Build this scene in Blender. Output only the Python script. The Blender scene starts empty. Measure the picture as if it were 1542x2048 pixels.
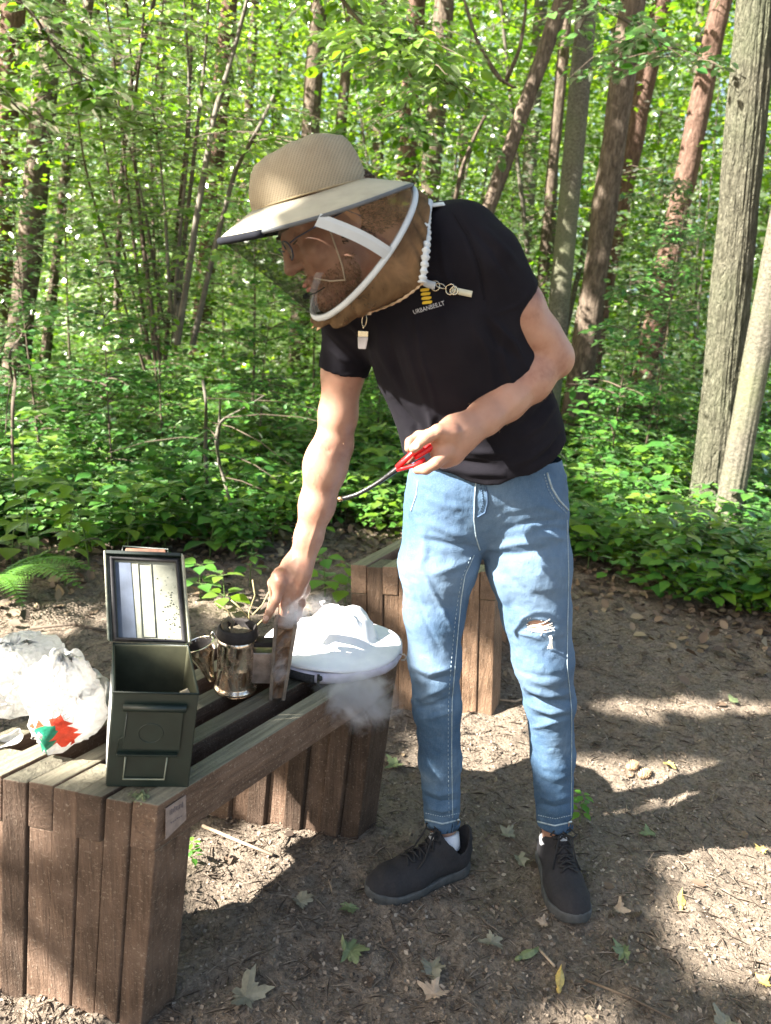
import bpy, math, random
import numpy as np
from mathutils import Vector, Matrix, noise
rng = np.random.default_rng(7); random.seed(7)
S = bpy.context.scene; COL = S.collection
# ---------------- camera, sky, sun, exposure
PITCH, ROLL, CAMH, FPX = math.radians(16), 0.06, 1.37, 1500.0
_F = np.array([0, math.cos(PITCH), -math.sin(PITCH)]); _R0 = np.array([1., 0, 0]); _U0 = np.array([0, math.sin(PITCH), math.cos(PITCH)])
_R = _R0*math.cos(ROLL)+_U0*math.sin(ROLL); _U = -_R0*math.sin(ROLL)+_U0*math.cos(ROLL)
cd = bpy.data.cameras.new('camera'); cam = bpy.data.objects.new('camera', cd); COL.objects.link(cam)
cd.sensor_fit = 'VERTICAL'; cd.sensor_height = 24; cd.lens = 24*FPX/2048; cd.clip_start = .02; cd.clip_end = 3000
m = Matrix.Identity(4)
for i in range(3):
    m[i][0], m[i][1], m[i][2] = _R[i], _U[i], -_F[i]
m[2][3] = CAMH; cam.matrix_world = m; S.camera = cam
cd.dof.use_dof = True; cd.dof.focus_distance = 1.75; cd.dof.aperture_fstop = 3.0
SUN = np.array([-.74, -.27, .61]); SUN /= np.linalg.norm(SUN)      # towards the sun
w = bpy.data.worlds.new('World'); S.world = w; w.use_nodes = True
nt = w.node_tree; sk = nt.nodes.new('ShaderNodeTexSky'); sk.sky_type = 'NISHITA'; sk.sun_disc = False
sk.sun_elevation = math.asin(SUN[2]); sk.sun_rotation = math.atan2(SUN[0], SUN[1]); sk.air_density = 1.0; sk.dust_density = 2.5; sk.ozone_density=1.0
bg = nt.nodes['Background']; bg.inputs[1].default_value = .056; _hs = nt.nodes.new('ShaderNodeMix'); _hs.data_type = 'RGBA'; _hs.blend_type = 'MULTIPLY'; _hs.inputs[0].default_value = 1; _hs.inputs[7].default_value = (1.07, 1.0, .88, 1); nt.links.new(sk.outputs[0], _hs.inputs[6]); nt.links.new(_hs.outputs[2], bg.inputs[0])
sl = bpy.data.lights.new('sun', 'SUN'); sl.energy = 5.0; sl.angle = math.radians(.5); sl.color = (1, .94, .85)
so = bpy.data.objects.new('sun', sl); COL.objects.link(so); so.rotation_euler = Vector(SUN).to_track_quat('Z', 'Y').to_euler(); so.location = (0, 0, 20)
S.view_settings.view_transform = 'Standard'; S.view_settings.look = 'None'; S.view_settings.exposure = 2.8; S.view_settings.gamma = 1
S.render.engine = 'CYCLES'; cy = S.cycles
cy.max_bounces = 10; cy.diffuse_bounces = 4; cy.glossy_bounces = 3; cy.transmission_bounces = 4; cy.transparent_max_bounces = 16; cy.volume_bounces = 1
cy.sample_clamp_indirect = 6; cy.use_denoising = True; cy.caustics_reflective = False; cy.caustics_refractive = False
cy.volume_step_rate = 1.0; cy.volume_max_steps = 128

def at(x, y, z=None, Y=None):
    d = _F*FPX+_R*(x-771)-_U*(y-1024)
    t = (z-CAMH)/d[2] if z is not None else Y/d[1]
    return np.array([0, 0, CAMH])+d*t
def proj(P):
    P = np.atleast_2d(P); q = P-np.array([0, 0, CAMH]); dz = np.maximum(q@_F, 1e-3)
    return np.stack([771+FPX*(q@_R)/dz, 1024-FPX*(q@_U)/dz], 1)

# ---------------- helpers
def tag(o, label=None, cat=None, group=None, kind=None):
    if label: o['label'] = label
    if cat: o['category'] = cat
    if group: o['group'] = group
    if kind: o['kind'] = kind
    return o
def empty(name, loc=(0, 0, 0), **k):
    o = bpy.data.objects.new(name, None); COL.objects.link(o); o.location = loc; o.empty_display_size = .1; return tag(o, **k)
def make(name, verts, faces, mat, parent=None, smooth=False, **k):
    me = bpy.data.meshes.new(name); me.from_pydata([tuple(map(float, v)) for v in verts], [], faces); me.update()
    if smooth: me.polygons.foreach_set('use_smooth', np.ones(len(me.polygons), bool))
    return link(name, me, mat, parent, **k)
def link(name, me, mat, parent=None, **k):
    if mat is not None:
        for mm in (mat if isinstance(mat, (list, tuple)) else [mat]): me.materials.append(mm)
    o = bpy.data.objects.new(name, me); COL.objects.link(o)
    if parent is not None:
        o.parent = parent; L = Vector(parent.location); pp = parent.parent
        while pp is not None: L += Vector(pp.location); pp = pp.parent
        o.matrix_parent_inverse = Matrix.Identity(4); o.location = -L        # vertices are given in world space
    return tag(o, **k)
def arrmesh(name, V, F, smooth=False):
    """fast mesh from arrays; F (n,k) all of one size"""
    me = bpy.data.meshes.new(name); n, k = F.shape
    me.vertices.add(len(V)); me.vertices.foreach_set('co', np.ascontiguousarray(V, np.float32).ravel())
    me.loops.add(n*k); me.loops.foreach_set('vertex_index', F.astype(np.int32).ravel())
    me.polygons.add(n); me.polygons.foreach_set('loop_start', np.arange(0, n*k, k, dtype=np.int32)); me.polygons.foreach_set('loop_total', np.full(n, k, np.int32))
    if smooth: me.polygons.foreach_set('use_smooth', np.ones(n, bool))
    me.update(calc_edges=True); return me
def recentre(o):
    """put an unparented mesh object's origin at its base, vertices unchanged in the world"""
    me = o.data; n = len(me.vertices); a = np.empty(n*3, np.float32); me.vertices.foreach_get('co', a); a = a.reshape(-1, 3)
    c = (a.min(0)+a.max(0))/2; c[2] = a[:, 2].min(); me.vertices.foreach_set('co', (a-c).ravel()); me.update(); o.location = [float(t) for t in c]; return o
def nrm(v): v = np.asarray(v, float); return v/(np.linalg.norm(v)+1e-12)
class MB:
    def __init__(s): s.v = []; s.f = []
    def quadbox(s, bot, top):
        """8-corner block: bot and top each 4 points, same winding"""
        n = len(s.v); s.v += [tuple(p) for p in bot]+[tuple(p) for p in top]
        s.f += [(n+3, n+2, n+1, n), (n+4, n+5, n+6, n+7)]+[(n+i, n+(i+1) % 4, n+4+(i+1) % 4, n+4+i) for i in range(4)]; return s
    def box(s, c, sz, ax=None):
        c = np.array(c, float); ax = np.eye(3) if ax is None else np.array(ax); h = np.array(sz)/2
        q = lambda z: [c+ax[0]*h[0]*a+ax[1]*h[1]*b+ax[2]*h[2]*z for a, b in ((-1, -1), (1, -1), (1, 1), (-1, 1))]
        return s.quadbox(q(-1), q(1))
    def tube(s, pts, rad, n=8, cap=True, flat=1.0, up=(0, 0, 1), closed=False):
        pts = [np.array(p, float) for p in pts]; m_ = len(pts); rad = [rad]*m_ if np.isscalar(rad) else rad; base = len(s.v); prev = None
        for i, p in enumerate(pts):
            a, b = (pts[i-1], pts[(i+1) % m_]) if closed else (pts[max(i-1, 0)], pts[min(i+1, m_-1)])
            t = nrm(b-a)
            if prev is None:
                u = np.array(up, float)
                if abs(np.dot(nrm(u), t)) > .95: u = np.array([1., 0, 0])
            else: u = prev
            u = nrm(u-t*np.dot(u, t)); prev = u; v = np.cross(t, u)
            for k in range(n):
                a_ = 2*math.pi*k/n; s.v.append(tuple(p+rad[i]*(math.cos(a_)*u*flat+math.sin(a_)*v)))
        for i in range(m_ if closed else m_-1):
            j = (i+1) % m_
            for k in range(n): s.f.append((base+i*n+k, base+i*n+(k+1) % n, base+j*n+(k+1) % n, base+j*n+k))
        if cap and not closed: s.f.append(tuple(base+k for k in range(n))[::-1]); s.f.append(tuple(base+(m_-1)*n+k for k in range(n)))
        return s
    def lathe(s, c, ax, prof, n=32, up=(1, 0, 0), sx=1., sy=1.):
        """prof: (radius, height) pairs about axis ax through c"""
        c = np.array(c, float); t = nrm(ax); u = nrm(np.array(up, float)-t*np.dot(up, t)); v = np.cross(t, u); base = len(s.v)
        for r, h in prof:
            for k in range(n):
                a = 2*math.pi*k/n; s.v.append(tuple(c+t*h+r*(math.cos(a)*u*sx+math.sin(a)*v*sy)))
        for i in range(len(prof)-1):
            for k in range(n): s.f.append((base+i*n+k, base+i*n+(k+1) % n, base+(i+1)*n+(k+1) % n, base+(i+1)*n+k))
        return s
    def sheet(s, rows):
        base = len(s.v); R, C = len(rows), len(rows[0])
        for r in rows: s.v += [tuple(p) for p in r]
        for i in range(R-1):
            for j in range(C-1): s.f.append((base+i*C+j, base+i*C+j+1, base+(i+1)*C+j+1, base+(i+1)*C+j))
        return s
    def build(s, name, mat, parent=None, smooth=False, bevel=0, solid=0, **k):
        o = make(name, s.v, s.f, mat, parent, smooth, **k)
        if solid: md = o.modifiers.new('t', 'SOLIDIFY'); md.thickness = solid; md.offset = 0
        if bevel: md = o.modifiers.new('b', 'BEVEL'); md.width = bevel; md.segments = 2; md.limit_method = 'ANGLE'; md.harden_normals = False
        return o
def vn(p, s=1., o=0.): return noise.noise(Vector((p[0]*s+o, p[1]*s+o*1.7, p[2]*s-o)))
# vectorised value noise for arrays
_T = np.random.default_rng(3).random((64, 64, 64)).astype(np.float32)
def vnoise(P, s=1.):
    q = np.asarray(P)*s; i = np.floor(q).astype(int); f = q-i; f = f*f*(3-2*f); r = 0
    for a in (0, 1):
        for b in (0, 1):
            for c in (0, 1):
                wgt = (f[:, 0] if a else 1-f[:, 0])*(f[:, 1] if b else 1-f[:, 1])*(f[:, 2] if c else 1-f[:, 2])
                r = r+wgt*_T[(i[:, 0]+a) % 64, (i[:, 1]+b) % 64, (i[:, 2]+c) % 64]
    return r*2-1
def fbm(P, s, o=4):
    return sum(vnoise(P+k*7.3, s*2**k)/2**k for k in range(o))

# ---------------- materials
class NT:
    def __init__(s, name):
        s.m = bpy.data.materials.new(name); s.m.use_nodes = True; s.t = s.m.node_tree; s.n = s.t.nodes; s.b = s.n['Principled BSDF']; s.out = s.n['Material Output']
    def __call__(s, typ, ins=None, **kw):
        nd = s.n.new('ShaderNode'+typ)
        for k, v in kw.items(): setattr(nd, k, v)
        for k, v in (ins or {}).items(): s.set(nd.inputs[k], v)
        return nd
    def set(s, i, v):
        if isinstance(v, bpy.types.NodeSocket): s.t.links.new(v, i)
        elif isinstance(v, (tuple, list)) and len(v) == 3 and i.type == 'RGBA': i.default_value = (*v, 1)
        else: i.default_value = v
    def p(s, **kw):
        for k, v in kw.items(): s.set(s.b.inputs[k.replace('_', ' ')], v)
        return s
    def coord(s, scale=(1, 1, 1), kind='Object'):
        if np.isscalar(scale): scale = (scale,)*3
        tc = s('TexCoord'); mp = s('Mapping', {'Vector': tc.outputs[kind], 'Scale': scale}); return mp.outputs[0]
    def noise(s, scale=5, detail=6, rough=.6, vec=None, dist=0):
        d = {'Scale': scale, 'Detail': detail, 'Roughness': rough, 'Distortion': dist}
        if vec is not None: d['Vector'] = vec
        return s('TexNoise', d).outputs['Fac']
    def ramp(s, fac, stops, interp='LINEAR'):
        r = s('ValToRGB', {'Fac': fac}); cr = r.color_ramp; cr.interpolation = interp
        while len(cr.elements) < len(stops): cr.elements.new(.5)
        for e, (p_, c) in zip(cr.elements, stops): e.position = p_; e.color = (*c, 1) if not np.isscalar(c) else (c, c, c, 1)
        return r.outputs[0]
    def mix(s, fac, a, b, mode='MIX'):
        nd = s('Mix', data_type='RGBA', blend_type=mode); s.set(nd.inputs[0], fac); s.set(nd.inputs[6], a); s.set(nd.inputs[7], b); return nd.outputs[2]
    def math(s, op, a, b=0., c=0.):
        nd = s('Math', operation=op); s.set(nd.inputs[0], a); s.set(nd.inputs[1], b); s.set(nd.inputs[2], c); return nd.outputs[0]
    def bump(s, h, strength=.5, dist=.01, nor=None):
        d = {'Height': h, 'Strength': strength, 'Distance': dist}
        if nor is not None: d['Normal'] = nor
        nd = s('Bump', d); s.set(s.b.inputs['Normal'], nd.outputs[0]); return nd.outputs[0]
def plain(name, col, rough=.6, metal=0., var=.25, vs=20, bump=.0, bs=60, bd=.002, spec=.5):
    t = NT(name); c = t.coord(); n = t.noise(vs, 5, .6, c); dark = tuple(x*(1-var) for x in col); light = tuple(min(1, x*(1+var)) for x in col)
    t.p(Base_Color=t.ramp(n, [(.3, dark), (.7, light)]), Roughness=rough, Metallic=metal); t.b.inputs['Specular IOR Level'].default_value = spec
    if bump: t.bump(t.noise(bs, 5, .65, c), bump, bd)
    return t.m
def leafmat(name, cols, trans=.45, gloss=.12, rough=.35):
    t = NT(name); g = t('NewGeometry'); oi = t('ObjectInfo')
    r = t.math('FRACT', t.math('ADD', g.outputs['Random Per Island'], t.math('MULTIPLY', oi.outputs['Random'], .37)))
    c = t.ramp(r, [(i/(len(cols)-1), k) for i, k in enumerate(cols)])
    d = t('BsdfDiffuse', {'Color': c}); warm = t.mix(1., c, (1.35, 1.25, .45), 'MULTIPLY'); tr = t('BsdfTranslucent', {'Color': warm})
    a = t('MixShader', {0: trans, 1: d.outputs[0], 2: tr.outputs[0]}); gl = t('BsdfGlossy', {'Roughness': rough, 'Color': (1, 1, 1)})
    fr = t('Fresnel', {'IOR': 1.4}); f2 = t.math('MULTIPLY', fr.outputs[0], gloss*8)
    b = t('MixShader', {0: f2, 1: a.outputs[0], 2: gl.outputs[0]}); t.t.links.new(b.outputs[0], t.out.inputs['Surface']); t.n.remove(t.b); return t.m
def barkmat(name, c1, c2, c3, sc=9., depth=.02, vert=.22, moss=None):
    t = NT(name); c = t.coord((1, 1, vert)); a = t.noise(sc*2, 8, .65, c, .4); v = t('TexVoronoi', {'Vector': c, 'Scale': sc}, feature='DISTANCE_TO_EDGE').outputs['Distance']
    big = t.noise(1.3, 3, .5, t.coord()); col = t.ramp(a, [(.3, c1), (.5, c2), (.72, c3)])
    wv = t('VectorMath', {0: t('TexNoise', {'Vector': c, 'Scale': sc*.8, 'Detail': 4.}).outputs['Color'], 'Scale': .22*9/sc}, operation='SCALE'); ad = t('VectorMath', {0: c, 1: wv.outputs[0]}, operation='ADD')
    v = t('TexVoronoi', {'Vector': ad.outputs[0], 'Scale': sc}, feature='DISTANCE_TO_EDGE').outputs['Distance']; v2 = t('TexVoronoi', {'Vector': ad.outputs[0], 'Scale': sc*2.7}, feature='DISTANCE_TO_EDGE').outputs['Distance']
    crack = t.math('MULTIPLY', t.math('ADD', t.math('MINIMUM', t.math('MULTIPLY', v, 3.), .6), t.math('MINIMUM', t.math('MULTIPLY', v2, 3.), .4)), a); col = t.mix(t.ramp(crack, [(.0, .6), (.3, 0.)]), col, tuple(x*.4 for x in c1))
    if moss: col = t.mix(t.ramp(big, [(.45, 0.), (.7, .7)]), col, moss)
    t.p(Base_Color=col, Roughness=.9); t.b.inputs['Specular IOR Level'].default_value = .2; t.bump(crack, .9, depth); return t.m
# ================= SETTING
M_ground = NT('forest_floor'); _c = M_ground.coord()
_big = M_ground.noise(1.1, 4, .6, _c); _mid = M_ground.noise(14, 6, .7, _c); _fine = M_ground.noise(90, 5, .7, _c, .5)
_v = M_ground('TexVoronoi', {'Vector': _c, 'Scale': 120.}); _vc = M_ground('SeparateColor', {0: _v.outputs['Color']}).outputs[0]
_col = M_ground.ramp(_fine, [(.28, (.07, .055, .042)), (.45, (.18, .145, .112)), (.60, (.30, .245, .19)), (.78, (.46, .39, .31))])
_col = M_ground.mix(M_ground.ramp(_vc, [(.55, 0.), (.8, .6)]), _col, (.34, .275, .21))
_col = M_ground.mix(M_ground.ramp(_big, [(.35, .55), (.65, 0.)]), _col, (.17, .138, .108))
_col = M_ground.mix(M_ground.ramp(_mid, [(.5, 0.), (.72, .45)]), _col, (.38, .31, .24))
M_ground.p(Base_Color=_col, Roughness=.95); M_ground.b.inputs['Specular IOR Level'].default_value = .15
_h = M_ground.math('ADD', M_ground.math('MULTIPLY', _mid, .8), M_ground.math('ADD', M_ground.math('MULTIPLY', _fine, .5), M_ground.math('MULTIPLY', _vc, .25)))
M_ground.bump(_h, 1.0, .028)

def ground_h(X, Y):
    P = np.stack([X, Y, np.zeros_like(X)], -1).reshape(-1, 3)
    near = .010*fbm(P, 5., 3)+.007*fbm(P, 26., 3)
    r = np.hypot(P[:, 0], P[:, 1]); near -= .012
    near += np.clip((P[:, 1]-4)/30, 0, 1)**1.3*.9+.05*fbm(P, .5, 2)*np.clip((r-3.5)/4, 0, 1)
    return near.reshape(np.shape(X))
def axis(lo, hi, flo, fhi, step, g=1.18):
    a = list(np.arange(flo, fhi, step)); s = step
    while a[-1] < hi: s *= g; a.append(min(a[-1]+s, hi))
    s = step
    while a[0] > lo: s *= g; a.insert(0, max(a[0]-s, lo))
    return np.array(a)
gx, gy = axis(-500, 500, -2.6, 2.6, .011), axis(-300, 1200, .85, 4.8, .011)
GX, GY = np.meshgrid(gx, gy); GZ = ground_h(GX, GY)
n0, n1 = GX.shape; idx = np.arange(n0*n1).reshape(n0, n1)
F = np.stack([idx[:-1, :-1], idx[:-1, 1:], idx[1:, 1:], idx[1:, :-1]], -1).reshape(-1, 4)
link('forest_ground', arrmesh('forest_ground', np.stack([GX, GY, GZ], -1).reshape(-1, 3), F, True), M_ground.m, kind='structure')
def gh(x, y): return float(ground_h(np.array([float(x)]), np.array([float(y)]))[0])

# ---- leaves
LEAF = {  # template verts (along, across, up) and faces
 'hex': (np.array([(0, 0, 0), (.3, .30, .06), (.68, .27, .03), (1, 0, -.10), (.68, -.27, .03), (.3, -.30, .06)]), np.array([(0, 3, 2, 1), (0, 5, 4, 3)])),
 'rho': (np.array([(0, 0, 0), (.45, .33, .05), (1, 0, -.06), (.45, -.33, .05)]), np.array([(0, 1, 2), (0, 2, 3)])),
 'oval': (np.array([(0, 0, 0), (.22, .24, .05), (.5, .33, .07), (.8, .19, .0), (1.05, 0, -.14), (.8, -.19, .0), (.5, -.33, .07), (.22, -.24, .05), (.22, 0, 0), (.5, 0, .0), (.8, 0, -.05)]),
          np.array([(0, 8, 1, 1), (8, 9, 2, 1), (9, 10, 3, 2), (10, 4, 3, 3), (0, 7, 8, 8), (8, 7, 6, 9), (9, 6, 5, 10), (10, 5, 4, 4)])),
}
def leaf_arrays(P, D, N, size, kind='hex', wid=1.):
    """P (n,3) base, D direction, N up, size (n,)"""
    T, Fc = LEAF[kind]; D = D/np.linalg.norm(D, axis=1, keepdims=True); A = np.cross(N, D); A /= np.linalg.norm(A, axis=1, keepdims=True)+1e-9; U = np.cross(D, A)
    sz = np.asarray(size)[:, None, None]; V = P[:, None, :]+sz*(T[None, :, 0:1]*D[:, None]+wid*T[None, :, 1:2]*A[:, None]+T[None, :, 2:3]*U[:, None])
    n = len(P); k = len(T); Fa = (Fc[None]+(np.arange(n)*k)[:, None, None]).reshape(-1, Fc.shape[1]); return V.reshape(-1, 3), Fa
def tri_fix(Fa):
    return Fa
def leaf_mesh(name, parts):
    V = []; F4 = []; F3 = []; o = 0
    for v, f in parts:
        V.append(v); f = f+o; o += len(v)
        if f.shape[1] == 3: F3.append(f)
        else:
            deg = f[:, 2] == f[:, 3]; F3.append(f[deg][:, :3]); F4.append(f[~deg])
    V = np.concatenate(V); F3 = np.concatenate(F3) if F3 else np.zeros((0, 3), int); F4 = np.concatenate(F4) if F4 else np.zeros((0, 4), int)
    me = bpy.data.meshes.new(name); me.vertices.add(len(V)); me.vertices.foreach_set('co', V.astype(np.float32).ravel())
    L = np.concatenate([F3.ravel(), F4.ravel()]).astype(np.int32); tot = np.concatenate([np.full(len(F3), 3), np.full(len(F4), 4)]).astype(np.int32)
    me.loops.add(len(L)); me.loops.foreach_set('vertex_index', L); me.polygons.add(len(tot)); st = np.concatenate([[0], np.cumsum(tot)[:-1]]).astype(np.int32)
    me.polygons.foreach_set('loop_start', st); me.polygons.foreach_set('loop_total', tot); me.update(calc_edges=True); return me
def unit(n, r=rng):
    v = r.normal(size=(n, 3)); return v/np.linalg.norm(v, axis=1, keepdims=True)
def tube_arrays(pts, rad, n=5):
    b = MB(); b.tube(pts, rad, n, cap=False); return np.array(b.v), np.array(b.f)

M_leaf = leafmat('leaf_green', [(.07, .18, .012), (.10, .25, .016), (.16, .32, .02), (.08, .21, .03), (.21, .37, .022)], .55)
M_leafd = leafmat('leaf_dark_green', [(.045, .15, .03), (.06, .20, .035), (.10, .25, .03), (.05, .17, .045)], .5, .12)
M_leafb = leafmat('leaf_bright', [(.14, .28, .015), (.20, .37, .02), (.25, .40, .05), (.12, .28, .05)], .62)
M_herb = leafmat('leaf_herb', [(.07, .22, .035), (.10, .28, .035), (.17, .35, .035), (.08, .24, .05)], .48, .1, .45)
M_stem = plain('twig_brown', (.09, .065, .045), .8)
M_stemg = plain('twig_grey', (.11, .095, .072), .8, var=.4)
M_stemgr = plain('stem_green', (.10, .17, .04), .6)
BK = {
 'pine': barkmat('bark_pine', (.07, .04, .028), (.145, .088, .065), (.24, .155, .12), 16, .02, .3),
 'brown': barkmat('bark_brown', (.06, .045, .033), (.13, .10, .075), (.24, .19, .145), 18, .015, .28),
 'grey': barkmat('bark_grey', (.06, .056, .042), (.125, .115, .088), (.20, .185, .145), 26, .004, 1.4, (.14, .16, .08)),
 'furrow': barkmat('bark_furrowed', (.045, .042, .028), (.115, .11, .078), (.21, .20, .15), 26, .03, .28, (.11, .125, .075)),
}
BR_V = None
def crown_arrays(z0, z1, R, nclump, per, size, r=rng, squash=.45, kind='rho', cx=0., cy=0.):
    """clumps of leaves through a crown volume; uneven outline"""
    out = []
    c = unit(nclump, r)*(r.random((nclump, 1))**.45)*np.array([R, R, (z1-z0)/2]); c[:, 2] += (z0+z1)/2; c[:, 0] += cx; c[:, 1] += cy
    c = np.repeat(c, per, 0); n = len(c); off = r.normal(size=(n, 3))*np.array([.42, .42, .42*squash])*(R/3.0+.35)
    N = unit(n, r)*.55+np.array([0, 0, 1.]); D = r.normal(size=(n, 3))*np.array([1, 1, .35]); return leaf_arrays(c+off, D, N, size*(.7+.6*r.random(n)), kind)
def spray_tree(h, nbr, per, leafs, seed, spread=1.1, zlow=.15, kind='hex', curve=.25, stems=1, drop=.12):
    """understorey tree: thin curved stems and flat layered sprays of leaves along side twigs"""
    r = np.random.default_rng(seed); lv = []; tw = []; st = []
    for s_ in range(stems):
        a0 = r.random()*6.28; lean = (.05+.22*r.random()) if stems > 1 else .07*r.random(); hh = h*(.7+.3*r.random()) if stems > 1 else h
        T = np.linspace(0, 1, 9); ph = r.random(2)*6
        pts = np.stack([T*hh*lean*math.cos(a0)+curve*.25*np.sin(T*4+ph[0])*T, T*hh*lean*math.sin(a0)+curve*.25*np.sin(T*3.3+ph[1])*T, T*hh], 1)
        st.append(tube_arrays(pts, list(.004*h*(1.15-T)), 6))
        for b in range(nbr//stems):
            t = zlow+(1-zlow)*r.random()**.85; k = t*8; i = min(int(k), 7); p0 = pts[i]*(1-(k-i))+pts[i+1]*(k-i)
            a = r.random()*6.28; L = spread*(.45+.7*r.random())*(1.1-.5*t); el = .1+.35*r.random()
            d = np.array([math.cos(a), math.sin(a), el]); tt = np.linspace(0, 1, 5); bp = p0+np.outer(tt*L, d)-np.outer(tt**2*L*(drop+.25*r.random()), [0, 0, 1])
            tw.append(tube_arrays(bp, [.006, .005, .004, .003, .002], 3))
            m_ = per; u = .12+.88*r.random(m_); side = r.choice([-1, 1], m_); q = u*4; ii = np.minimum(q.astype(int), 3); f = (q-ii)[:, None]; P = bp[ii]*(1-f)+bp[ii+1]*f
            perp = np.array([-math.sin(a), math.cos(a), 0.]); sub = (r.random(m_)**.8)*.32*L*(1.15-u)
            P = P+np.outer(side*sub, perp)+r.normal(size=(m_, 3))*[.02, .02, .025]
            D = np.outer(side, perp)*.8+d*np.array([1, 1, .2])*(.3+.5*r.random((m_, 1)))+r.normal(size=(m_, 3))*.25; D[:, 2] -= .12
            N = np.array([0, 0, 1.])+r.normal(size=(m_, 3))*.28
            lv.append(leaf_arrays(P, D, N, leafs*(.65+.6*r.random(m_)), kind))
    return leaf_mesh('foliage', lv), leaf_mesh('branches', tw), leaf_mesh('stem', st)

def trunk_arrays(pts, rad, seed, n=20, m_=60, ridge=.02, rfreq=9):
    pts = np.array(pts); L = np.linspace(0, len(pts)-1, m_); i = np.minimum(L.astype(int), len(pts)-2); f = (L-i)[:, None]; C = pts[i]*(1-f)+pts[i+1]*f
    ker = np.array([.25, .5, .25])
    for _ in range(6): C[1:-1] = C[:-2]*.25+C[1:-1]*.5+C[2:]*.25
    Rd = np.interp(L, range(len(rad)), rad); a = np.linspace(0, 2*np.pi, n, endpoint=False)
    X = C[:, None, :]+Rd[:, None, None]*np.stack([np.cos(a), np.sin(a), 0*a], -1)[None]
    P = X.reshape(-1, 3); d = (X-C[:, None, :]).reshape(-1, 3); d /= np.linalg.norm(d, axis=1, keepdims=True)
    Q = np.stack([d[:, 0]*rfreq+seed, d[:, 1]*rfreq, P[:, 2]*rfreq*.22], 1)
    P = P+d*((ridge*fbm(Q, 1., 3)+ridge*.7*vnoise(P+seed, 2.))*np.repeat(Rd, n)/Rd.max())[:, None]
    idx = np.arange(m_*n).reshape(m_, n); F_ = np.stack([idx[:-1], np.roll(idx, -1, 1)[:-1], np.roll(idx, -1, 1)[1:], idx[1:]], -1).reshape(-1, 4); return P, F_
def tree(x0, y0, x1, y1, Y, wpx, bark, label, top=13, seed=1, n=18, m_=60, ridge=.012, rfreq=8, crown=None, flare=1.35, bow=0., limbs=(), cat='tree', name='tree'):
    A, B = at(x0, y0, Y=Y), at(x1, y1, Y=Y); R = wpx*((B-[0, 0, CAMH])@_F)/FPX/2*.84; s = (A-B)/(A[2]-B[2]); zg = gh(*(B+s*(0-B[2]))[:2]); base = B+s*(zg-.06-B[2])
    zs = [0, .12, .35, .8, 2, 4, 7, 10, top]; pts = []; rad = []
    for z in zs:
        p = base+s*z; p = p+_R0*bow*math.sin(z*.45); pts.append(p); rad.append(R*(1.12-.045*z)*(1+(flare-1)*math.exp(-z/.22)))
    root = empty(name, tuple(base), label=label, cat=cat); P, F_ = trunk_arrays(pts, rad, seed, n, m_, ridge, rfreq); link('trunk', arrmesh('trunk', P, F_, True), BK[bark], root)
    for l in limbs:
        q = [at(a, b, Y=Y+dy) for a, b, dy in l[0]]; P, F_ = trunk_arrays(q, list(np.linspace(l[1], l[2], len(q))), seed+3, 8, 30, .006); link('branch', arrmesh('branch', P, F_, True), BK[bark], root)
    if crown is not None:
        tp = pts[-1]; o = bpy.data.objects.new('crown', crown); COL.objects.link(o); o.parent = root; o.location = Vector(tuple(tp-base)); o.rotation_euler = (0, 0, seed*1.3)
    return root
_cv, _cf = crown_arrays(-5.5, 3.0, 3.0, 60, 20, .17, np.random.default_rng(11)); CROWN = arrmesh('crown', _cv, _cf); CROWN.materials.append(M_leafb)
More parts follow.
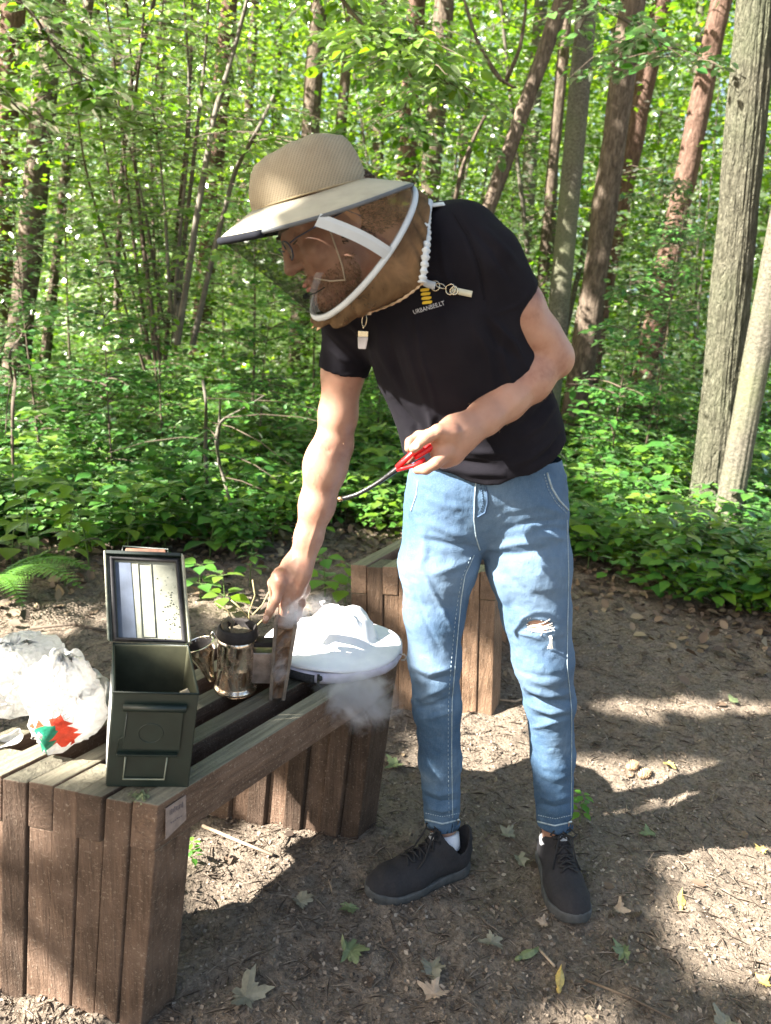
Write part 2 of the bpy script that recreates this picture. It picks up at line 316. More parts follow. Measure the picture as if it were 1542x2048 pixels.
T_ = [
 (28, 0, -4, 590, 9.5, 50, 'pine', 'reddish pine trunk at the far left edge of the picture'),
 (88, 130, 48, 560, 8.2, 54, 'brown', 'thick dark brown trunk just right of the leftmost pine'),
 (152, 250, 112, 560, 9.0, 20, 'brown', 'thin dark leaning trunk between the thick brown trunk and the hazel stems'),
 (446, 150, 408, 590, 11.5, 40, 'pine', 'reddish brown trunk half hidden behind the hazel stems, left of the hat'),
 (500, 120, 470, 560, 14., 20, 'brown', 'slim dark trunk just left of the hat crown'),
 (640, 60, 598, 740, 10.5, 44, 'brown', 'brown trunk seen above the hat crown and again under the veil'),
 (700, 60, 668, 400, 12, 26, 'brown', 'dark trunk behind the right side of the hat crown'),
 (760, 60, 748, 400, 14., 30, 'brown', 'shaded trunk between the hat and the red pine trunk'),
 (836, 60, 815, 430, 9.5, 46, 'pine', 'orange red pine trunk above the brim of the hat'),
 (884, 60, 858, 400, 8.8, 46, 'brown', 'dark trunk touching the red pine above the hat brim'),
 (1165, 0, 1110, 640, 6.8, 47, 'grey', 'smooth pale grey trunk directly above the man\'s back'),
 (1134, 100, 1085, 620, 9.2, 24, 'brown', 'thin dark trunk hugging the smooth pale grey trunk from behind'),
 (1069, 190, 1043, 560, 13., 34, 'grey', 'pale sunlit trunk between the leaning tree and the smooth grey trunk'),
 (1258, 0, 1165, 700, 7.6, 54, 'brown', 'broad brown trunk with bright sun patches right of the smooth grey trunk'),
 (1322, 40, 1208, 600, 9.6, 46, 'pine', 'leaning reddish trunk right of the broad sun patched trunk'),
 (1442, 0, 1312, 640, 8.8, 48, 'pine', 'slender red leaning trunk left of the huge furrowed trunk'),
 (1392, 160, 1372, 560, 15., 20, 'grey', 'thin far trunk between the red leaning trunk and the furrowed trunk'),
 (1010, 100, 985, 560, 17., 22, 'grey', 'far thin grey trunk behind the leaning dark tree'),
 (940, 150, 915, 430, 16., 20, 'brown', 'far thin trunk left of the leaning dark tree'),
 (1230, 60, 1206, 560, 16., 26, 'grey', 'far pale trunk seen between the smooth grey and the broad brown trunk'),
 (330, 60, 300, 590, 15., 24, 'brown', 'far brown trunk behind the middle of the hazel thicket'),
 (556, 60, 540, 640, 16., 22, 'grey', 'far grey trunk left of the veil'),
 (236, 40, 205, 600, 17., 26, 'brown', 'far brown trunk behind the left of the hazel thicket'),
]
for i, t in enumerate(T_): tree(*t, seed=i*3.7+1, crown=CROWN if i % 5 == 0 else None, ridge=.02 if t[6] != 'grey' else .006, bow=.05*math.sin(i*2.1))
tree(1118, -20, 955, 445, 6.6, 36, 'brown', 'dark leaning tree whose fork carries a bare branch, above the shoulder', seed=50, bow=.06, ridge=.014,
     limbs=[(((1028, 175, 0), (1000, 160, 0), (975, 120, 0), (948, 70, .05), (930, 0, .1), (900, -60, .1)), .032, .008), (((1010, 168, 0), (1040, 100, -.1), (1052, 20, -.15), (1050, -40, -.2)), .02, .008),
            (((985, 205, 0.2), (950, 270, .2), (925, 330, .2), (905, 420, .2)), .014, .02)])
tree(1514, 0, 1427, 960, 5.0, 78, 'furrow', 'huge furrowed grey green trunk near the right edge', seed=60, n=180, m_=520, ridge=.012, rfreq=17, flare=1.5, crown=None)
tree(1592, 300, 1464, 985, 4.6, 52, 'grey', 'smooth grey trunk leaning against the right edge, beside the huge furrowed trunk', seed=70, n=48, m_=120, ridge=.006, flare=1.2, crown=None)

# hazel thicket: multi-stem shrubs placed by hand
def stems(name, label, lst, bark, cat='shrub', leaves=None, leafs=.06, lm=None):
    base = at(*lst[0][0][-1][:2], Y=lst[0][1]); base[2] = gh(base[0], base[1]); root = empty(name, tuple(base), label=label, cat=cat); bps = []
    for pth, Y, r0, r1 in lst:
        q = [at(a, b, Y=Y+.25*math.sin(k*1.7+a)) for k, (a, b) in enumerate(pth)]
        P, F_ = trunk_arrays(q, list(np.linspace(r1, r0, len(q))), a_ := pth[0][0]*.1, 8, 40, .004); link('stem', arrmesh('stem', P, F_, True), bark, root); bps.append(np.array(q))
    if leaves:
        r = np.random.default_rng(int(lst[0][0][0][0])+5); lv = []; tw = []
        for q in bps:
            for _ in range(leaves):
                k = r.random()*(len(q)-1.01); i = int(k); p0 = q[i]*(1-k+i)+q[i+1]*(k-i); a = r.random()*6.28; L = .35+.5*r.random(); d = np.array([math.cos(a), math.sin(a), .25*r.random()])
                tt = np.linspace(0, 1, 4); bp = p0+np.outer(tt*L, d)-np.outer(tt**2*L*.25, [0, 0, 1]); tw.append(tube_arrays(bp, [.004, .003, .003, .002], 3))
                m_ = 16; u = .15+.85*r.random(m_); P = p0+np.outer(u*L, d)-np.outer(u**2*L*.25, [0, 0, 1]); sd = r.choice([-1, 1], m_); pr = np.array([-d[1], d[0], 0]); P += np.outer(sd*r.random(m_)*.1, pr)
                D = np.outer(sd, pr)+d*.6+r.normal(size=(m_, 3))*.3; D[:, 2] -= .25; lv.append(leaf_arrays(P, D, np.array([0, 0, 1.])+r.normal(size=(m_, 3))*.3, leafs*(.6+.7*r.random(m_)), 'hex'))
        link('foliage', leaf_mesh('foliage', lv), lm or M_leaf, root); link('twigs', leaf_mesh('twigs', tw), M_stem, root)
    return root
def st(x0, y0, xm, ym, x1, y1, Y, r0=.02, r1=.008): return (((x0, y0), ((x0+xm)/2+4, (y0+ym)/2), (xm, ym), ((x1+xm)/2-3, (y1+ym)/2), (x1, y1)), Y, r0, r1)
stems('hazel_shrub', 'tall many stemmed hazel thicket left of the hat, stems fanning upward', [st(*a) for a in (
 (205, -40, 250, 330, 300, 720, 5.6, .014, .006), (250, -40, 268, 300, 310, 720, 5.9, .018, .008), (292, -40, 262, 260, 318, 720, 5.5, .016, .007), (385, -40, 372, 300, 330, 720, 5.8, .02, .008),
 (160, -40, 205, 280, 296, 720, 6.2, .012, .005), (318, -40, 255, 190, 232, 620, 6.3, .022, .012), (330, -40, 300, 250, 322, 720, 6.4, .012, .005), (130, 100, 170, 340, 290, 740, 6.0, .011, .005))], M_stem, leaves=22)
stems('hazel_shrub', 'second hazel clump nearer the hat, one long stem arching up to the right', [st(*a) for a in (
 (505, -40, 430, 220, 355, 690, 5.2, .024, .012), (548, 190, 470, 340, 385, 690, 5.0, .022, .010), (420, -40, 392, 280, 350, 690, 5.5, .018, .008), (365, -40, 380, 260, 345, 690, 5.4, .014, .007), (300, 180, 330, 420, 352, 700, 5.3, .012, .006),
 (230, 200, 290, 420, 340, 700, 5.6, .012, .006))], M_stemg, leaves=22, lm=M_leafb)
stems('hazel_shrub', 'dark slim sapling with bent grey stems behind the reaching arm, lower left', [st(*a) for a in (
 (405, 760, 412, 850, 416, 985, 4.2, .011, .008), (440, 800, 430, 880, 462, 1010, 4.1, .010, .007), (530, 790, 440, 840, 436, 930, 4.15, .005, .007))], M_stemg, leaves=4, lm=M_leafd)
stems('sapling', 'thin dark curved sapling at the far left in front of the undergrowth', [st(28, 720, 26, 800, 30, 1000, 4.4, .009, .006), st(60, 640, 20, 700, 24, 760, 4.4, .005, .005)], M_stem, cat='sapling', leaves=8, lm=M_leafd)

# saplings in the understorey: few shapes, many individuals
SPR = []
for k, (h, nb, per, lf, sp, stn, mt, kd) in enumerate(((5.0, 74, 26, .075, 1.2, 1, M_leaf, 'hex'), (7.5, 110, 24, .095, 1.6, 3, M_leaf, 'rho'), (3.2, 56, 24, .07, .9, 1, M_leafd, 'hex'), (6.5, 100, 24, .10, 1.5, 2, M_leafb, 'rho'), (1.7, 34, 22, .065, .6, 1, M_leafd, 'hex'))):
    f, b, s_ = spray_tree(h, nb, per, lf, 100+k, sp, .1, kd, stems=stn); f.materials.append(mt); b.materials.append(M_stem); s_.materials.append(M_stemg if k % 2 else M_stem); SPR.append((f, b, s_))
def spray(k, x, y, rz, sc, label, group, name='sapling', cat='sapling'):
    o = empty(name, (x, y, gh(x, y)-.02), label=label, cat=cat, group=group); o.rotation_euler = (0, 0, rz); o.scale = (sc,)*3
    for nm, me in zip(('foliage', 'branches', 'stem'), SPR[k]):
        c = bpy.data.objects.new(nm, me); COL.objects.link(c); c.parent = o
        if nm == 'branches' : pass
    return o
r = np.random.default_rng(21)
def fanx(Y, u): return (u*2-1)*(Y*.60+.8)
for i in range(34):
    Y = 9.5+12*r.random(); spray(int(r.choice([1, 3, 0])), fanx(Y, (i*.618) % 1), Y, r.random()*6, .8+.5*r.random(), 'slender leafy understorey tree among the farther trunks', 'leafy understorey trees')
for i in range(16):
    Y = 6.6+3*r.random(); u = (i*.618+.1) % 1
    if .52 < u < .68: continue
    spray(int(r.choice([0, 2, 2, 4])), fanx(Y, u), Y, r.random()*6, .6+.3*r.random(), 'low bushy sapling in the undergrowth behind the clearing', 'low saplings at the edge of the clearing')
# named saplings near the clearing
for k, x, y, Y, sc, lb in ((2, 90, 1000, 5.0, .62, 'dense low sapling above the bright nettles at far left'), (4, 230, 980, 4.9, .95, 'knee high leafy sapling behind the metal box'), (2, 330, 960, 5.6, .6, 'bushy sapling with flat dark sprays under the hazel stems'),
                           (4, 520, 900, 5.4, .9, 'leafy sapling just left of the reaching forearm'), (2, 760, 800, 6.2, .55, 'shaded sapling seen between the hanging sleeve and the shirt'), (4, 1230, 900, 5.6, 1.0, 'bushy sapling right of the bent elbow'),
                           (2, 1300, 820, 6.8, .7, 'sapling with horizontal sprays between elbow and furrowed trunk'), (0, 720, 400, 8.0, .62, 'dark leafy tree overhanging the hat from behind'), (0, 960, 300, 7.6, .6, 'light leafed young tree above the man\'s back')):
    P = at(x, y, Y=Y); spray(k, P[0], P[1], x*.1, sc, lb, None)
# branches that hang into the top of the picture belong to a tree whose trunk stands outside the frame
def overhang(label, pts, nsp, seed, mt, leafs=.075, spread=.8):
    r = np.random.default_rng(seed); q = [np.array(p) for p in pts]; root = empty('overhanging_branch', tuple(q[0]), label=label, cat='branch'); P, F_ = trunk_arrays(q, list(np.linspace(.022, .005, len(q))), seed, 7, 30, .003); link('limb', arrmesh('limb', P, F_, True), M_stem, root)
    lv = []; tw = []; Q = np.array(q)
    for _ in range(nsp):
        k = r.random()*(len(q)-1.01); i = int(k); p0 = Q[i]*(1-k+i)+Q[i+1]*(k-i); a = r.random()*6.28; L = spread*(.35+.65*r.random()); d = np.array([math.cos(a), math.sin(a), -.12]); tt = np.linspace(0, 1, 4); bp = p0+np.outer(tt*L, d)-np.outer(tt**2*L*.2, [0, 0, 1]); tw.append(tube_arrays(bp, [.005, .004, .003, .002], 3))
        m_ = 26; u = .1+.9*r.random(m_); P = p0+np.outer(u*L, d)-np.outer(u**2*L*.2, [0, 0, 1]); sd = r.choice([-1, 1], m_); pr = np.array([-d[1], d[0], 0]); P += np.outer(sd*r.random(m_)*.2*L, pr)+r.normal(size=(m_, 3))*.02
        D = np.outer(sd, pr)+d*.6+r.normal(size=(m_, 3))*.3; D[:, 2] -= .2; lv.append(leaf_arrays(P, D, np.array([0, 0, 1.])+r.normal(size=(m_, 3))*.3, leafs*(.6+.7*r.random(m_)), 'hex'))
    link('foliage', leaf_mesh('foliage', lv), mt, root); link('twigs', leaf_mesh('twigs', tw), M_stem, root)
A = at
overhang('leafy maple branch hanging over the middle of the picture above the hat', [A(560, -260, Y=5.4), A(640, -60, Y=5.2), A(730, 60, Y=5.0), A(820, 110, Y=4.9), A(900, 170, Y=4.9)], 44, 31, M_leafb, .08, .75)
overhang('leafy branch above the hat, darker, reaching right toward the leaning tree', [A(700, -200, Y=6.2), A(760, 0, Y=6.), A(830, 120, Y=5.9), A(800, 260, Y=5.9)], 40, 32, M_leaf, .085, .8)
overhang('dark leafy branch in the upper right between the sun patched trunks', [A(1120, -200, Y=6.), A(1180, 0, Y=5.7), A(1280, 60, Y=5.5), A(1390, 130, Y=5.4)], 22, 33, M_leafd, .075, .6)
overhang('green branch hanging in front of the pines at upper left', [A(-60, -120, Y=5.2), A(60, 20, Y=5.1), A(130, 130, Y=5.), A(240, 200, Y=5.)], 34, 34, M_leaf, .075, .7)
overhang('bright sunlit leaf spray before the leftmost trunks', [A(-80, 150, Y=4.8), A(0, 180, Y=4.7), A(60, 240, Y=4.7)], 7, 35, M_leafb, .075, .45)

# far foliage: one mass nobody could count
r = np.random.default_rng(5); n = 200000; Y = 14+26*r.random(n)**.9; X = (r.random(n)*2-1)*(Y*.62+2); Z = r.random(n)**.9*(4+Y*.36)
P = np.stack([X, Y, Z], 1); keep = fbm(P, .33, 3)+.35*vnoise(P, 1.4) > np.clip((Z-6)/14, -.25, .15)-.06; P = P[keep]; n = len(P)
V, F_ = leaf_arrays(P, r.normal(size=(n, 3))*[1, 1, .4], np.array([0, 0, 1.])+r.normal(size=(n, 3))*.6, (.10+.008*P[:, 1])*(.6+.8*r.random(n)), 'rho')
link('far_foliage', arrmesh('far_foliage', V, F_), M_leafb, kind='stuff')  # bright leaf colour imitates haze over the distance
# leafy mass between the trunks at middle distance
r = np.random.default_rng(15); n = 210000; Y = 7.6+9*r.random(n); X = (r.random(n)*2-1)*(Y*.6+1); Z = .5+r.random(n)*(1.2+Y*.42)
P = np.stack([X, Y, Z], 1); pq_ = proj(P); thr_ = np.interp(pq_[:, 0], [0, 700, 1000, 1542], [.02, .06, .22, .24])+np.interp(pq_[:, 1], [0, 250, 500, 700], [-.08, .05, .08, -.05]); P = P[fbm(P*[1, 1, 1.6], .8, 3)+.45*vnoise(P*[1, 1, 2.2], 2.6) > thr_+.1]; n = len(P)
sel_ = r.random(n) < .6
for nm_, mk_, mt_ in (('middle_foliage', sel_, M_leaf), ('bright_foliage', ~sel_, M_leafb)):
    q_ = P[mk_]; V, F_ = leaf_arrays(q_, r.normal(size=(len(q_), 3))*[1, 1, .35], np.array([0, 0, 1.])+r.normal(size=(len(q_), 3))*.42, .085*(.55+.7*r.random(len(q_))), 'rho', wid=1.15); link(nm_, arrmesh(nm_, V, F_), mt_, kind='stuff')  # random share of the leaves takes the brighter leaf colour
# far trunks reading as one wood
r = np.random.default_rng(8); tv = []
for i in range(70):
    Y = 22+26*r.random(); X = (r.random()*2-1)*(Y*.6+2); lean = .08+.06*r.normal(); z = np.array([0, 5, 12, 18.]); R_ = .08+.12*r.random()
    tv.append(tube_arrays(np.stack([X+z*lean, Y+0*z, z+.4], 1), [R_, R_*.9, R_*.75, R_*.6], 7))
link('far_wood', leaf_mesh('far_wood', tv), BK['brown'], kind='stuff')
# ================= undergrowth, leaf litter
def edgeY(px):
    return np.interp(px, [-400, 0, 300, 560, 700, 900, 1150, 1350, 1542, 2000], [3.3, 3.4, 3.65, 3.95, 4.15, 4.1, 3.9, 3.45, 3.3, 3.2])
def herb_parts(n, h, leaf, r, whorls=3, kind='oval', spread=1., wid=1.):
    """one plant at the origin: green stem, opposite leaves in tiers"""
    lv = []; st_ = []
    hh = h; lean = r.normal(size=2)*.12; T = np.linspace(0, 1, 5); pts = np.stack([lean[0]*T**2*h, lean[1]*T**2*h, T*hh], 1); st_.append(tube_arrays(pts, [.004, .0035, .003, .0025, .002], 4))
    P = []; D = []; N = []; sz = []
    for w_ in range(whorls):
        t = .45+.55*w_/(max(whorls-1, 1)); p0 = np.array([np.interp(t, T, pts[:, j]) for j in range(3)]); k = n//whorls; a0 = r.random()*6
        for j in range(k):
            a = a0+6.283*j/k+r.normal()*.25; el = .25-.35*r.random(); d = np.array([math.cos(a), math.sin(a), el]); pet = leaf*.3*spread*(1.2-.3*w_)
            P.append(p0+d*pet); D.append(d*[1, 1, .6]-[0, 0, .1]); N.append([r.normal()*.2, r.normal()*.2, 1]); sz.append(leaf*(1.1-.3*w_/max(whorls, 1))*(.75+.4*r.random()))
            st_.append(tube_arrays([p0, p0+d*pet], [.0018, .0015], 3))
    return leaf_arrays(np.array(P), np.array(D), np.array(N, float), sz, kind, wid), st_
r = np.random.default_rng(31)
PL = []
for k, (n, h, lf, wh, wd) in enumerate(((12, .28, .085, 3, 1.), (15, .36, .095, 3, .9), (9, .18, .075, 2, 1.1), (18, .48, .12, 4, .8), (10, .22, .10, 2, 1.25))):
    (V, Fa), stt = herb_parts(n, h, lf, r, wh, 'oval' if k != 2 else 'hex', 1., wd); PL.append((V, Fa, stt))
# carpet of small plants: nobody could count it
def carpet(name, spots, mat):
    lv = []
    for k in range(3):
        s_ = [q for q in spots if q[0] == k]; V, Fa, stt = PL[k]
        if not s_: continue
        A_ = np.array([q[1:] for q in s_]); c, s2 = np.cos(A_[:, 3]), np.sin(A_[:, 3]); X = (V[None, :, 0]*c[:, None]-V[None, :, 1]*s2[:, None])*A_[:, 4:5]+A_[:, 0:1]; Y = (V[None, :, 0]*s2[:, None]+V[None, :, 1]*c[:, None])*A_[:, 4:5]+A_[:, 1:2]; Z = V[None, :, 2]*A_[:, 4:5]+A_[:, 2:3]
        W = np.stack([X, Y, Z], -1).reshape(-1, 3)+rng.normal(size=(len(A_)*len(V), 3))*.003; F_ = (Fa[None]+(np.arange(len(A_))*len(V))[:, None, None]).reshape(-1, Fa.shape[1]); lv.append((W, F_))
    me = leaf_mesh(name, lv); link(name, me, mat, kind='stuff')
sp = []
for i in range(12500):
    Y = 3.3+9.5*r.random()**1.35; px = -250+2050*r.random(); X = (px-771)/1500*(Y*.96+.37)
    e = edgeY(px)+.45*float(vn((X, Y, 0), 1.9))+.25*float(vn((X, Y, 5), 5.))
    if Y < e+.12*r.random(): continue
    dens = .75 if px < 1100 else .6
    if r.random() > dens*(.75+.6*vn((X, Y, 3), .9)+.2): continue
    z = gh(X, Y); sp.append((int(r.choice([0, 1, 2], p=[.45, .3, .25])), X, Y, z, r.random()*6.3, .5+.5*r.random()**1.5+(.1 if Y > 5 else 0)))
sel = r.random(len(sp)); carpet('undergrowth', [q for q, u in zip(sp, sel) if u < .55], M_herb); carpet('undergrowth', [(q[0], *q[1:5], q[5]*1.3) for q, u in zip(sp, sel) if .55 <= u < .8], M_leafd); carpet('undergrowth', [(q[0], *q[1:5], q[5]*(.6+1.0*u2)) for q, u, u2 in zip(sp, sel, r.random(len(sp))) if u >= .8], M_leafb)
# farther green: leaf carpet to the foot of the far wood
n = 60000; Y = 9+22*r.random(n); X = (r.random(n)*2-1)*(Y*.62+1); P = np.stack([X, Y, np.zeros(n)], 1); P[:, 2] = ground_h(X, Y)+(.1+.6*r.random(n)**1.5)*(.7+.9*(fbm(P, .7, 2)+.3))
V, F_ = leaf_arrays(P, r.normal(size=(n, 3))*[1, 1, .25], np.array([0, 0, 1.])+r.normal(size=(n, 3))*.35, (.07+.005*Y)*(.6+.8*r.random(n)), 'rho'); link('low_foliage', arrmesh('low_foliage', V, F_), M_leaf, kind='stuff')
# individual plants along the edge of the clearing
HP = []
for k in (3, 4, 1, 0):
    V, Fa, stt = PL[k]; HP.append((leaf_mesh('leaves', [(V, Fa)]), leaf_mesh('stem', stt)))
def herb(k, px, py, sc, label, mt, group=None, name='woodland_plant'):
    P = at(px, py, z=0); P[2] = gh(P[0], P[1])-.005; o = empty(name, tuple(P), label=label, cat='plant', group=group); o.rotation_euler = (0, 0, px*.7); o.scale = (sc,)*3
    key = (k, mt.name)
    if key not in HC:
        a = HP[k][0].copy(); a.materials.clear(); a.materials.append(mt); b = HP[k][1].copy(); b.materials.clear(); b.materials.append(M_stemgr); HC[key] = (a, b)
    for nm, me in zip(('leaves', 'stem'), HC[key]):
        c = bpy.data.objects.new(nm, me); COL.objects.link(c); c.parent = o
HC = {}
for px, py, k, sc, mt, lb in (
 (60, 1150, 0, .95, M_leafb, 'bright yellow green nettle like plant left of the metal box, leftmost of its clump'), (130, 1165, 0, .9, M_leafb, 'bright leafy plant in the middle of the clump left of the metal box'),
 (180, 1150, 0, 1.0, M_leafb, 'tall bright plant directly behind the fern left of the metal box'), (255, 1120, 0, .9, M_leafb, 'bright leafy plant just left above the open lid'), (330, 1105, 2, .95, M_herb, 'mid green plant right above the open lid'),
 (25, 1130, 1, 1.1, M_leafb, 'low bright broad leafed plant at the far left edge'), (420, 1110, 1, 1., M_herb, 'broad leafed plant between lid and wrist, in front of the bent grey stems'), (480, 1100, 3, 1.1, M_herb, 'small whorled plant beside the bent grey stems'),
 (545, 1090, 2, .8, M_herb, 'whorled plant just left of the wrist'), (640, 1085, 3, 1., M_herb, 'plant right of the wrist above the far bench'), (690, 1050, 2, .8, M_herb, 'plant under the lighter\'s nozzle'), (760, 1050, 3, 1.1, M_herb, 'small plant behind the far bench corner'),
 (400, 1190, 1, .8, M_herb, 'low broad leafed plant right of the open metal box lid'), (450, 1215, 1, .75, M_leafb, 'low bright plant behind the smoker'), (500, 1165, 3, .8, M_herb, 'low plant left of the knuckles'), (650, 1190, 1, .95, M_herb, 'plant leaning over the white veil hat from behind'),
 (690, 1200, 1, .8, M_leafb, 'bright plant touching the left end of the far bench'), (1480, 1175, 1, 1.15, M_herb, 'low star shaped plant alone on the litter at right'), (1500, 1130, 0, .7, M_leafd, 'bluish green plant under the smooth grey trunk'),
 (1400, 1140, 1, 1.15, M_leafd, 'dark broad leafed plant in the centre of the right hand clump'), (1300, 1130, 1, 1.2, M_leafd, 'broad leafed plant at the left end of the right hand clump'), (1230, 1100, 2, .9, M_leafd, 'dark whorled plant right of the hip pocket'),
 (1175, 1140, 3, .8, M_herb, 'tiny plant on the litter right of the jeans'), (1440, 1080, 0, .75, M_leafd, 'dark plant before the foot of the huge furrowed trunk'), (1350, 1070, 0, .7, M_herb, 'leafy plant left of the foot of the furrowed trunk'),
 (1270, 1060, 0, .65, M_leafd, 'leafy plant with toothed shade behind the hip'), (1195, 1050, 2, 1., M_herb, 'plant close beside the hem of the black shirt'), (1530, 1090, 1, 1.3, M_leafd, 'broad leaves at the right edge below the smooth trunk'), (1160, 1640, 3, .34, M_herb, 'tiny seedling beside the heel of the forward facing shoe'),
 (215, 1990, 3, .2, M_herb, 'tiny seedling at the foot of the near bench planks'), (385, 1730, 3, .25, M_herb, 'tiny seedling in the sun under the near bench')):
    herb(k, px, py, sc, lb, mt)
# fern
M_fern = leafmat('fern_green', [(.09, .24, .03), (.12, .30, .03), (.15, .33, .04)], .5, .02)
b = at(-30, 1190, z=0); b[2] = gh(b[0], b[1]); root = empty('fern', tuple(b), label='feathery light green fern frond reaching in at the left edge', cat='fern')
r = np.random.default_rng(4)
for a_, L in ((-.25, .55), (.15, .5), (-.7, .5), (.6, .4)):
    d = np.array([math.cos(a_), math.sin(a_)-.2, 0]); T = np.linspace(0, 1, 24); C = b+np.outer(T*L, d)+np.outer(.34*np.sin(T*2.3)*L, [0, 0, 1])+[0, 0, .05]; lv = []; pr = np.array([-d[1], d[0], 0])
    for sd in (-1, 1):
        for i in range(3, 24):
            PLn = .17*L*2*(1-T[i])**.7*min(1, (i/7)); k = 9; u = (np.arange(k)+.5)/k; Q = C[i]+np.outer(u*PLn, sd*pr+d*.35-np.array([0, 0, .15]))
            for s3 in (-1, 1): lv.append(leaf_arrays(Q, np.tile(d*s3+sd*pr*.5, (k, 1)), np.tile([0, 0, 1.], (k, 1))+r.normal(size=(k, 3))*.1, .028*(1.1-u)*(1-T[i]*.5), 'rho'))
    link('frond', leaf_mesh('frond', lv+[tube_arrays(C, list(np.linspace(.004, .001, 24)), 4)]), M_fern, root)

M_chip = NT('litter'); _g = M_chip('NewGeometry').outputs['Random Per Island']
M_chip.p(Base_Color=M_chip.ramp(_g, [(0, (.05, .036, .027)), (.3, (.13, .10, .075)), (.6, (.21, .165, .125)), (.9, (.29, .235, .18)), (1, (.36, .30, .235))]), Roughness=.85); M_chip = M_chip.m
M_dry = NT('dry_leaf'); _g = M_dry('NewGeometry').outputs['Random Per Island']; M_dry.p(Base_Color=M_dry.ramp(_g, [(0, (.05, .034, .024)), (.45, (.12, .082, .055)), (.8, (.20, .14, .09)), (1, (.30, .23, .14))]), Roughness=.7); M_dry = M_dry.m
r = np.random.default_rng(17)
def scatter(n, y0, y1, p=1.):
    Y = y0+(y1-y0)*r.random(n)**p; X = (r.random(n)*2-1)*(Y*.6+.35); return X, Y
n = 60000; X, Y = scatter(n, .9, 4.6, 1.25); P = np.stack([X, Y, ground_h(X, Y)+.002+.004*r.random(n)], 1); V, F_ = leaf_arrays(P, r.normal(size=(n, 3))*[1, 1, .3], np.array([0, 0, 1.])+r.normal(size=(n, 3))*.5, .004+.011*r.random(n)**2.6, 'rho'); link('wood_chips', arrmesh('wood_chips', V, F_), M_chip, kind='stuff')
n = 16000; X, Y = scatter(n, .9, 4.4, 1.2); P = np.stack([X, Y, ground_h(X, Y)+.004], 1); V, F_ = leaf_arrays(P, r.normal(size=(n, 3))*[1, 1, .12], np.array([0, 0, 1.])+r.normal(size=(n, 3))*.3, .02+.045*r.random(n)**2, 'rho', wid=.07); link('needle_litter', arrmesh('needle_litter', V, F_), M_chip, kind='stuff')
n = 11000; X, Y = scatter(n, 2.5, 6.0, 1.); pxs = proj(np.stack([X, Y, 0*X], 1))[:, 0]; k_ = (Y > edgeY(pxs)-.75+.65*r.random(n)**.7) | (r.random(n) < .02); X, Y = X[k_], Y[k_]; n = len(X); P = np.stack([X, Y, ground_h(X, Y)+.008+.02*r.random(n)], 1)
V, F_ = leaf_arrays(P, r.normal(size=(n, 3))*[1, 1, .35], np.array([0, 0, 1.])+r.normal(size=(n, 3))*.45, .025+.045*r.random(n)**1.5, 'hex'); link('dead_leaves', leaf_mesh('dead_leaves', [(V, F_)]), M_dry, kind='stuff')
n = 110; X, Y = scatter(n, 1.0, 3.4, 1.2); P = np.stack([X, Y, ground_h(X, Y)+.006], 1); V, F_ = leaf_arrays(P, r.normal(size=(n, 3))*[1, 1, .1], np.array([0, 0, 1.])+r.normal(size=(n, 3))*.25, .018+.03*r.random(n), 'hex'); link('leaf_scraps', leaf_mesh('leaf_scraps', [(V, F_)]), M_dry, kind='stuff')
# single leaves, cones and twigs one can point at
M_lgrey = plain('leaf_grey_green', (.19, .18, .13), .6, var=.3, vs=60, bump=.4, bs=120); M_lgreen = plain('leaf_fallen_green', (.13, .165, .075), .5, var=.3, vs=60); M_lyel = plain('leaf_fallen_yellow', (.45, .33, .10), .5, var=.35, vs=60); M_ltan = plain('leaf_fallen_tan', (.36, .27, .19), .7, var=.3, vs=60)
def maple(px, py, sz, rot, mt, label, lobes=5, curl=.6, name='fallen_leaf'):
    P = at(px, py, z=.012); P[2] = gh(P[0], P[1])+.010; K = 46; sz = sz*.86; vs = [(0, 0, 0)]; rr = np.random.default_rng(int(px+py))
    for j in range(K):
        a = 2*math.pi*j/K; q = abs(((a*lobes/(2*math.pi)) % 1)-.5)*2; rad = (.60+.40*q**1.3)*(1+.10*math.sin(a*13)+.13*rr.normal())*(1+.35*math.sin(2*a+px)*math.sin(a*.5+py)); rad *= sz*(.62+.38*math.cos(a/2)**2)*(1+.25*math.sin(a*1+px)); ca, sa = math.cos(a+rot), math.sin(a+rot)
        vs.append((rad*ca, rad*sa, curl*rad*(.6*math.sin(2*a+px)+.4*q)*.6+.002))
    vs = [np.array(v)+P for v in vs]; fs = [(0, 1+j, 1+(j+1) % K) for j in range(K)]
    o = make(name, vs, fs, mt, None, False, label=label, cat='leaf'); recentre(o)
